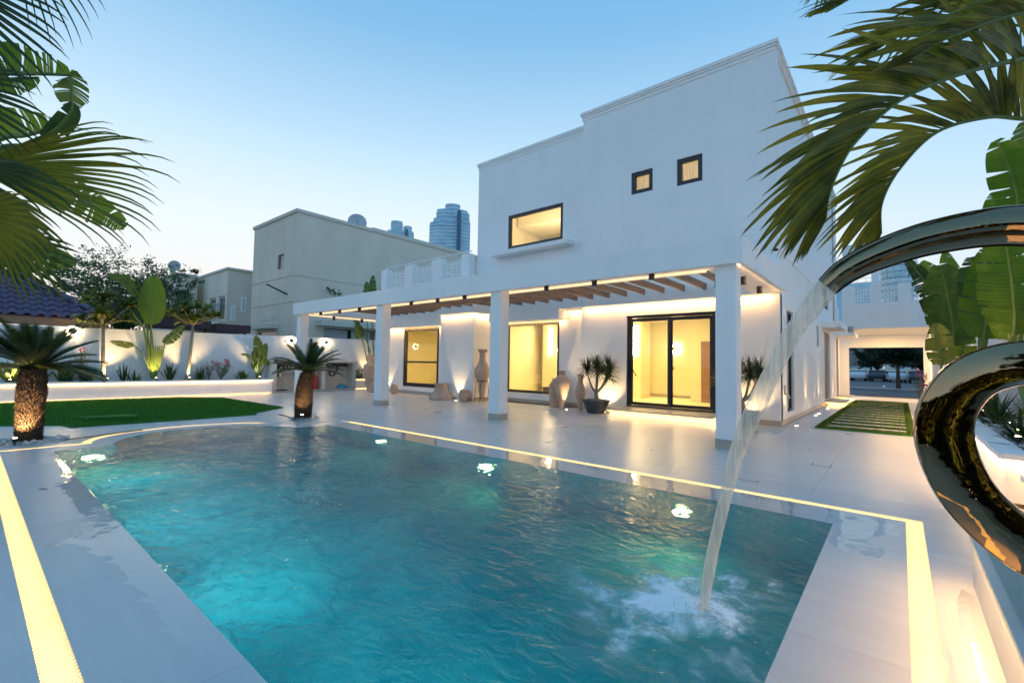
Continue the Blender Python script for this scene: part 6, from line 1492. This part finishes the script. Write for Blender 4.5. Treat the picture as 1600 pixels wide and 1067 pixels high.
p = at(1560, 500, 26); tree('neighbour_tree', 'dark leafy tree showing above the right garden wall', (5.6, 19.5, 0), 5.6, 2.6, 4200, 'g_tree', 33, .14, .10, 18, .35)
tree('neighbour_tree', 'dark dense tree behind the far end of the right garden wall', (3.6, 27.5, 0), 4.9, 1.7, 4600, 'g_dark', 34, .14, .12, 18, .3)

for k_, (x_, y_, w_) in enumerate(((-6.9, 7.3, 'between the pool and the second column'), (-3.4, 7.9, 'in front of the end column'), (-12.2, 7.6, 'between the third column and the small cycad'), (-1.3, 10.2, 'near the corner of the house'), (-7.4, .62, 'on the wet near coping'))):
    mb = MB(); strap(mb, (0, 0, .006), (1, .3*(-1)**k_, .12), .10, .014, .5, 5, .3); o = mb.build('fallen_leaf', 'g_cycad'); o.location = (x_, y_, 0); o.rotation_euler.z = k_*1.7; tag(o, 'small dry leaf lying on the paving '+w_, 'leaf', 'fallen leaves on the paving')

# ------------------------------------------------------------------ fountain: plinth, steel spout, water
fp = thing('fountain_plinth', 'glossy pale stone plinth with wet top at the right end of the pool', 'plinth')
MB().box(.37, 1.9, 1.15, 4.62, .001, .375).build('body', 'tile', fp); MB().box(.340, 1.908, 1.14, 4.628, .377, .41).build('top_slab', 'wetstone' if 0 else 'tile', fp, bevel=.004)
o = MB().quad((.385, 1.2, .4115), (1.89, 1.2, .4115), (1.89, 4.6, .4115), (.385, 4.6, .4115)).build('water_film', 'film', fp)
SY = 2.95
def sp(px, py): q_ = on(px, py, 1, SY); return (q_.x, q_.z)
# spiral centre-line in the plane y = SY, with radial half height a, depth half b, twist
path = [(-.29, 1.935, .044, .055, .5), (-.20, 2.015, .052, .062, .5), (-.05, 2.085, .058, .070, .5), (.15, 2.135, .060, .078, .5), (.40, 2.14, .062, .082, .5), (.70, 2.05, .07, .085, .45), (.95, 1.80, .08, .09, .3),
        (1.08, 1.42, .095, .10, .15), (1.02, 1.02, .10, .10, 0), (.78, .74, .105, .10, 0), (.48, .72, .108, .10, 0), (.24, .92, .108, .10, 0), (.148, 1.22, .106, .10, 0), (.235, 1.45, .10, .10, .1), (.42, 1.535, .09, .10, .2), (.62, 1.47, .08, .09, .2), (.70, 1.30, .07, .08, .2), (.62, 1.17, .05, .06, .2)]
N = 150; cpts = bez([(a, SY, b_) for a, b_, *_ in path], N); NS = 28; sv = []; sf_ = []
def lerpv(k, i):
    u = i/N*(len(path)-1); j = min(int(u), len(path)-2); return path[j][k]+(path[j+1][k]-path[j][k])*(u-j)
for i, p in enumerate(cpts):
    t = (cpts[min(i+1, N)]-cpts[max(i-1, 0)]).normalized(); n1_ = Vector((-t.z, 0, t.x)); n2_ = Vector((0, 1, 0)); a, b_, tw = lerpv(2, i), lerpv(3, i), lerpv(4, i)
    prof_ = []
    for (p0_, p1_, nn_) in (((a, -b_), (a, b_), (1, 0)), ((a, b_), (-a, b_), (0, 1)), ((-a, b_), (-a, -b_), (-1, 0)), ((-a, -b_), (a, -b_), (0, -1))):
        for k in range(7):
            f = .04+.92*k/6; bu = .016*(1-(2*f-1)**2)-.016; prof_.append((p0_[0]+(p1_[0]-p0_[0])*f+nn_[0]*bu, p0_[1]+(p1_[1]-p0_[1])*f+nn_[1]*bu))
    for cx_, cy_ in prof_:
        x_ = cx_*math.cos(tw)-cy_*math.sin(tw); y_ = cx_*math.sin(tw)+cy_*math.cos(tw); sv.append(tuple(p+n1_*x_+n2_*y_))
for i in range(N):
    for k in range(NS): k2 = (k+1) % NS; sf_.append((i*NS+k, i*NS+k2, (i+1)*NS+k2, (i+1)*NS+k))
sf_.append(tuple(N*NS+k for k in range(NS)))
mb = MB(); mb.v = sv; mb.f = sf_
MB().box(.352, .361, 1.3, 4.6, .380, .392).build('led_strip', 'led_low', fp)
tube_light(fp, .355, 2.9, .374, 3.3, .02, 8, (-.25, 0, -1), (0, 1, 0))
ft = thing('fountain_spout', 'polished steel spiral fountain spout arching over the pool', 'fountain')
o = mb.build('spout', 'chrome', ft, smooth=True); o.data.set_sharp_from_angle(angle=R(24))
MB().tube([(.62, SY, .4135), (.62, SY, .68)], [.11, .09], 24).lathe([(.17, 0), (.17, .02)], (.62, SY, .4135), 28).build('foot', 'chrome', ft, smooth=False)
# falling water
jp = bez([(-.27, SY, 1.95), (-.36, SY, 1.82), (-.46, SY, 1.67), (-.58, SY, 1.42), (-.68, SY, 1.17), (-.76, SY, .92), (-.825, SY, .64), (-.89, SY, .34), (-.945, SY, .0), (-.955, SY, -.05)], 60)
jm = MB(); NS = 20
for i, p in enumerate(jp):
    t = (jp[min(i+1, 60)]-jp[max(i-1, 0)]).normalized(); n1_ = Vector((-t.z, 0, t.x)); u = i/60
    a = .036*(1-u)**.7+.018+.006*noise.noise((u*9, 0, 0)); b_ = .036*(1-u)+.013
    for k in range(NS):
        w = 2*math.pi*k/NS; jm.v.append(tuple(p+n1_*math.cos(w)*a*(1+.32*noise.noise((math.cos(w)*1.5, math.sin(w)*1.5, u*5)))+Vector((0, math.sin(w)*b_, 0))))
for i in range(60):
    for k in range(NS): k2 = (k+1) % NS; jm.f.append((i*NS+k, i*NS+k2, (i+1)*NS+k2, (i+1)*NS+k))
tag(jm.build('water_jet', 'jet', smooth=True), 'curved jet of water falling from the steel spout into the pool', 'water jet')

hg = thing('hedge', 'tall dark hedge along the near side of the garden, mirrored in the steel spout', 'hedge')
hm_ = MB(); hr = random.Random(77)
for k in range(9000):
    c = Vector((hr.uniform(-9, 5), -3.3-hr.uniform(0, .8), hr.uniform(.02, 2.3+.4*noise.noise((k*.01, 0, 0))))); d = Vector((hr.uniform(-1, 1), hr.uniform(-.2, 1), hr.uniform(-1, 1))).normalized(); s = d.orthogonal().normalized()
    l_ = hr.uniform(.07, .15); hm_.quad(c-d*l_, c+s*l_*.5, c+d*l_, c-s*l_*.5)
tree('garden_tree', 'unseen dark tree behind the camera, added to darken the spout reflection', (2.6, -5.2, 0), 7.0, 2.6, 8000, 'g_dark', 41, .2, .2, 26, .25)  # unseen tree, added so the spout's upper arm mirrors something dark
for k, (x_, y_) in enumerate(((-5.5, -3.0), (-1.8, -2.9), (1.2, -2.9), (3.6, -2.9))): uplight(x_, y_, .0, 'unseen spike light added to brighten the hedge, number %s from the left' % ('one', 'two', 'three', 'four')[k], 60, (.1, -.45, 1), 110)  # unseen lamps, added so the hedge mirrored in the spout is not black
hm_.build('foliage', 'g_cycad', hg, kind='stuff'); MB().box(-9, 5, -4.15, -3.9, 0, 2.2).build('stems', 'bark', hg)

dm = MB(); dr2 = random.Random(21)
for k in range(260):
    a = dr2.uniform(0, 6.28); r_ = abs(dr2.gauss(0, .20)); c = Vector((IMP[0]+math.cos(a)*r_, IMP[1]+math.sin(a)*r_, .01+abs(dr2.gauss(0, .05))*math.exp(-r_*2))); s_ = dr2.uniform(.002, .006); b_ = len(dm.v)
    for v in ((1, 0, 0), (0, 1, 0), (-1, 0, 0), (0, -1, 0), (0, 0, 1), (0, 0, -1)): dm.v.append(tuple(c+Vector(v)*s_))
    dm.f += [(b_+i, b_+(i+1) % 4, b_+4) for i in range(4)]+[(b_+(i+1) % 4, b_+i, b_+5) for i in range(4)]
tag(dm.build('spray', 'jet', kind='stuff', smooth=True), 'fine spray of droplets where the jet meets the pool', 'spray')

# ------------------------------------------------------------------ palm on the right: big arching fronds
rpm = thing('palm_tree', 'large palm reaching in from the upper right with broad arching fronds', 'palm tree', None, (0, 0, 0))
crown = at(1850, 60, 3.4)
MB().tube([(crown.x+.1, crown.y+.1, 0), (crown.x+.05, crown.y, crown.z*.5), tuple(crown)], [.16, .12, .10], 14).build('trunk', 'bark_pale', rpm, smooth=True)
def frond(pts, n, L, w, seed, sides=((1, .25), (1, -.25)), sweep=.75, u0=.12, droop=.5, mat='g_palm', r0=.014):
    """rachis through px points; leaflets leave toward the outside of the curve, alternately a little nearer / farther"""
    rn = random.Random(seed); C_ = bez([at(*p) for p in pts], 60); ra = MB().tube(C_, [r0*(1-.8*i/60)+.0015 for i in range(61)], 6).build('frond', 'stem', rpm, smooth=True)
    for k in range(n):
        u = u0+(1-u0)*(k+rn.uniform(-.3, .3))/n; u = min(max(u, 0), .995); i = u*60; j = int(i); p = C_[j].lerp(C_[j+1], i-j); T = (C_[j+1]-C_[j]).normalized()
        V = (p-EYE).normalized(); O = T.cross(V)
        s, dp = sides[k % len(sides)]; O = O*s
        d = (O*(1.1-.45*u)+T*sweep*(.45+1.15*u)+V*dp*rn.uniform(.5, 1.5)+Vector((rn.uniform(-.1, .1), rn.uniform(-.1, .1), rn.uniform(-.1, .1)))).normalized()
        ll = L*(.55+.45*math.sin(math.pi*min(1, u*.9+.15)))*rn.uniform(.88, 1.1)*(1-.35*max(0, u-.8)/.2)
        mb = MB(); Q = []; q_ = p.copy(); v = d.copy(); m_n = 9
        for a in range(m_n+1): Q.append(q_.copy()); q_ = q_+v*(ll/m_n); v = (v+Vector((0, 0, -droop/m_n*rn.uniform(.7, 1.3)))).normalized()
        w_ = w*(1.08-.62*u)*rn.uniform(.85, 1.1)
        wid = [w_*(.35+.65*math.sin(min(1, a/m_n*2.2)*math.pi/2))*(1-(a/m_n)**2.6)+.0006 for a in range(m_n+1)]
        sdv = (T*.9+V*.35*rn.uniform(-1, 1)); mb.strip(Q, wid, sdv, .22); mb.build('leaflet', mat, ra, smooth=True)
frond([(1700, 70, 2.7), (1600, 92, 2.6), (1500, 116, 2.5), (1405, 158, 2.45), (1340, 218, 2.4), (1312, 262, 2.4), (1296, 305, 2.4), (1290, 345, 2.42)], 74, .66, .034, 1, sides=((-1, .3), (-1, -.35)), sweep=.9)
frond([(1760, 200, 3.0), (1600, 186, 2.9), (1540, 184, 2.85), (1462, 208, 2.8), (1405, 265, 2.8), (1378, 318, 2.8), (1377, 366, 2.85)], 70, .60, .030, 2, sides=((-1, .3), (-1, -.3)), sweep=.85)
frond([(1800, -60, 2.9), (1650, -50, 2.9), (1500, -40, 2.9), (1380, -25, 2.9), (1290, 20, 2.9)], 38, .66, .034, 3, sides=((-1, .3), (-1, -.2), (-1, .7)), sweep=.9)
frond([(1800, 60, 3.2), (1680, 20, 3.2), (1540, 18, 3.1), (1420, 50, 3.1), (1330, 105, 3.1)], 44, .66, .036, 4, sides=((-1, .3), (-1, -.2), (-1, .7)), sweep=1.1)
frond([(1750, -30, 2.4), (1640, 10, 2.4), (1560, 30, 2.35), (1480, 60, 2.3), (1420, 95, 2.3)], 24, .66, .040, 5, sides=((-1, .3), (-1, -.5)), sweep=1.0)
frond([(1820, -120, 3.0), (1700, -70, 3.0), (1580, -40, 3.0), (1470, 10, 3.0), (1390, 60, 3.0)], 34, .62, .032, 7, sides=((-1, .3), (-1, -.4), (1, .4)), sweep=1.1)
frond([(1800, 120, 3.3), (1700, 60, 3.3), (1600, 40, 3.3), (1500, 62, 3.3), (1420, 120, 3.3)], 32, .55, .028, 8, sides=((-1, .3), (-1, -.4)), sweep=1.0)
frond([(1500, -220, 3.2), (1420, -140, 3.2), (1330, -70, 3.2), (1280, -10, 3.2)], 28, .42, .016, 6, sides=((-1, .3), (1, .2)), sweep=1.2)

# ------------------------------------------------------------------ left: fan palm and banana plant
fpm = thing('fan_palm', 'fan palm with drooping split leaves reaching in from the left edge', 'palm tree')
hub = at(-260, 240, 3.6); MB().tube([(hub.x, hub.y, 0), (hub.x, hub.y, hub.z*.5), tuple(hub)], [.17, .14, .12], 14).build('trunk', 'bark', fpm, smooth=True)
def fan(c, ang0, ang1, nseg, L, seed, tilt=0.0, w=.022, droop=.9, mat='g_fan', split=.45, depth=.35, stalk=None):
    """palmate leaf: hub at pixel c=(px,py,d); segments fan out between two screen angles, fused near the hub"""
    rn = random.Random(seed); H_ = at(*c); Rg = cr; Up = cu; V = (H_-EYE).normalized(); mb = MB()
    for k in range(nseg):
        a = R(ang0+(ang1-ang0)*k/(nseg-1)); d = (Rg*math.cos(a)+Up*math.sin(a)+V*depth*(2*k/(nseg-1)-1)+V*tilt).normalized()
        ll = L*(.72+.28*math.sin(math.pi*k/(nseg-1)))*rn.uniform(.92, 1.08); Q = []; p = H_.copy(); v = d.copy(); n = 14
        dr_ = droop*rn.uniform(.7, 1.3)
        for i in range(n+1):
            Q.append(p.copy()); p = p+v*(ll/n); f = max(0, i/n-.5)/.5; v = (v+Vector((0, 0, -dr_*(.12+5.5*f*f)/n))).normalized()
        sp_a = abs(R(ang1-ang0))/(nseg-1)
        wid = []
        for i in range(n+1):
            r_ = ll*i/n; full = r_*sp_a*.55; f = i/n; wm_ = min(full, w)
            wid.append((wm_ if f < split else min(wm_, ll*split*sp_a*.55)*max(.0, 1-((f-split)/(1-split)))**.75)+.0008)
        side = (Up*math.cos(a)-Rg*math.sin(a)); mb.strip(Q, wid, side, .32*(1 if k % 2 else -1) if 0 else .28)
    o = mb.build('fan_leaf', mat, fpm, smooth=True)
    s_ = stalk or (hub+Vector((0, 0, .1))); MB().tube(bez([hub, hub.lerp(H_, .5)+Z3*.1, H_], 10), .014, 6).build('leaf_stalk', 'stem', o)
fan((-45, 262, 3.1), 26, -26, 26, 1.36, 1, w=.046, droop=1.25, split=.50, depth=.12)
fan((-50, 268, 2.8), -28, -78, 18, .95, 2, w=.045, droop=.5, split=.6, depth=.15)
fan((-130, -60, 3.0), 5, -60, 20, 1.15, 3, w=.020, droop=.9, mat='g_dark')
fan((-110, 120, 2.9), 20, -50, 18, .80, 4, w=.020, droop=1.0, mat='g_dark')
fan((-80, 352, 3.2), 8, -38, 14, .95, 5, w=.030, droop=.45, split=.6, mat='g_dark')
fan((-40, 255, 2.6), 8, -30, 7, .62, 8, w=.016, droop=1.9, mat='g_dark')
fan((20, -120, 3.3), -10, -80, 16, .95, 6, w=.010, droop=1.2, mat='g_dark')
fan((-50, 330, 2.5), 30, -50, 12, .5, 7, w=.020, droop=1.6)
bn = thing('banana_plant', 'banana plant with torn bright green leaves behind the fan palm', 'banana plant')
bb0 = at(-140, 420, 4.6); MB().tube([(bb0.x, bb0.y, 0), (bb0.x, bb0.y, bb0.z)], [.16, .10], 14).build('stem', 'stem', bn, smooth=True)
def bleaf(pts, hw, seed, sides=(1, -1), tears=14, sf=.25, mat='g_banana', **k): paddle('leaf', [bb0]+[at(*p) for p in pts], hw, bn, mat, tears=tears, stem_frac=sf, stem_r=.03, seed=seed, sides=sides, ragged=.15, **k)
bleaf([(-60, 200, 4.4), (0, 122, 4.3), (50, 116, 4.2), (112, 118, 4.2)], .25, 1, (1,), 16, .42, gap=.22, droop=0)
bleaf([(-70, 200, 4.5), (-20, 132, 4.4), (20, 124, 4.35), (60, 122, 4.3)], .14, 11, (-1,), 6, .45, gap=.2, droop=0)
bleaf([(-60, 260, 4.4), (0, 218, 4.2), (40, 212, 4.1), (92, 198, 4.0)], .26, 2, (1,), 7, .35, gap=.25, droop=0)
bleaf([(-60, 270, 4.5), (0, 232, 4.3), (40, 226, 4.2), (90, 206, 4.1)], .12, 12, (-1,), 5, .35, gap=.2, droop=0)
bleaf([(-60, 300, 4.5), (20, 262, 4.3), (90, 290, 4.2), (150, 325, 4.1), (196, 354, 4.1)], .17, 3, (1, -1), 14, .3, gap=.2, droop=.1)
bleaf([(-60, 400, 4.6), (10, 396, 4.5), (70, 398, 4.5), (118, 410, 4.5)], .16, 4, (1, -1), 6, .3)
paddle('leaf', [at(104, 117, 4.2), at(110, 119, 4.2), at(112, 135, 4.2), at(111, 150, 4.2), at(112, 168, 4.2)], .13, bn, 'g_mid', tears=10, stem_frac=.15, stem_r=.006, seed=9, gap=.4)
paddle('leaf', [at(20, 250, 4.0), at(60, 222, 4.0), at(90, 200, 4.0), at(110, 176, 4.0), at(114, 160, 4.0)], .085, bn, 'g_dark', tears=1, stem_frac=.3, stem_r=.02, seed=10)
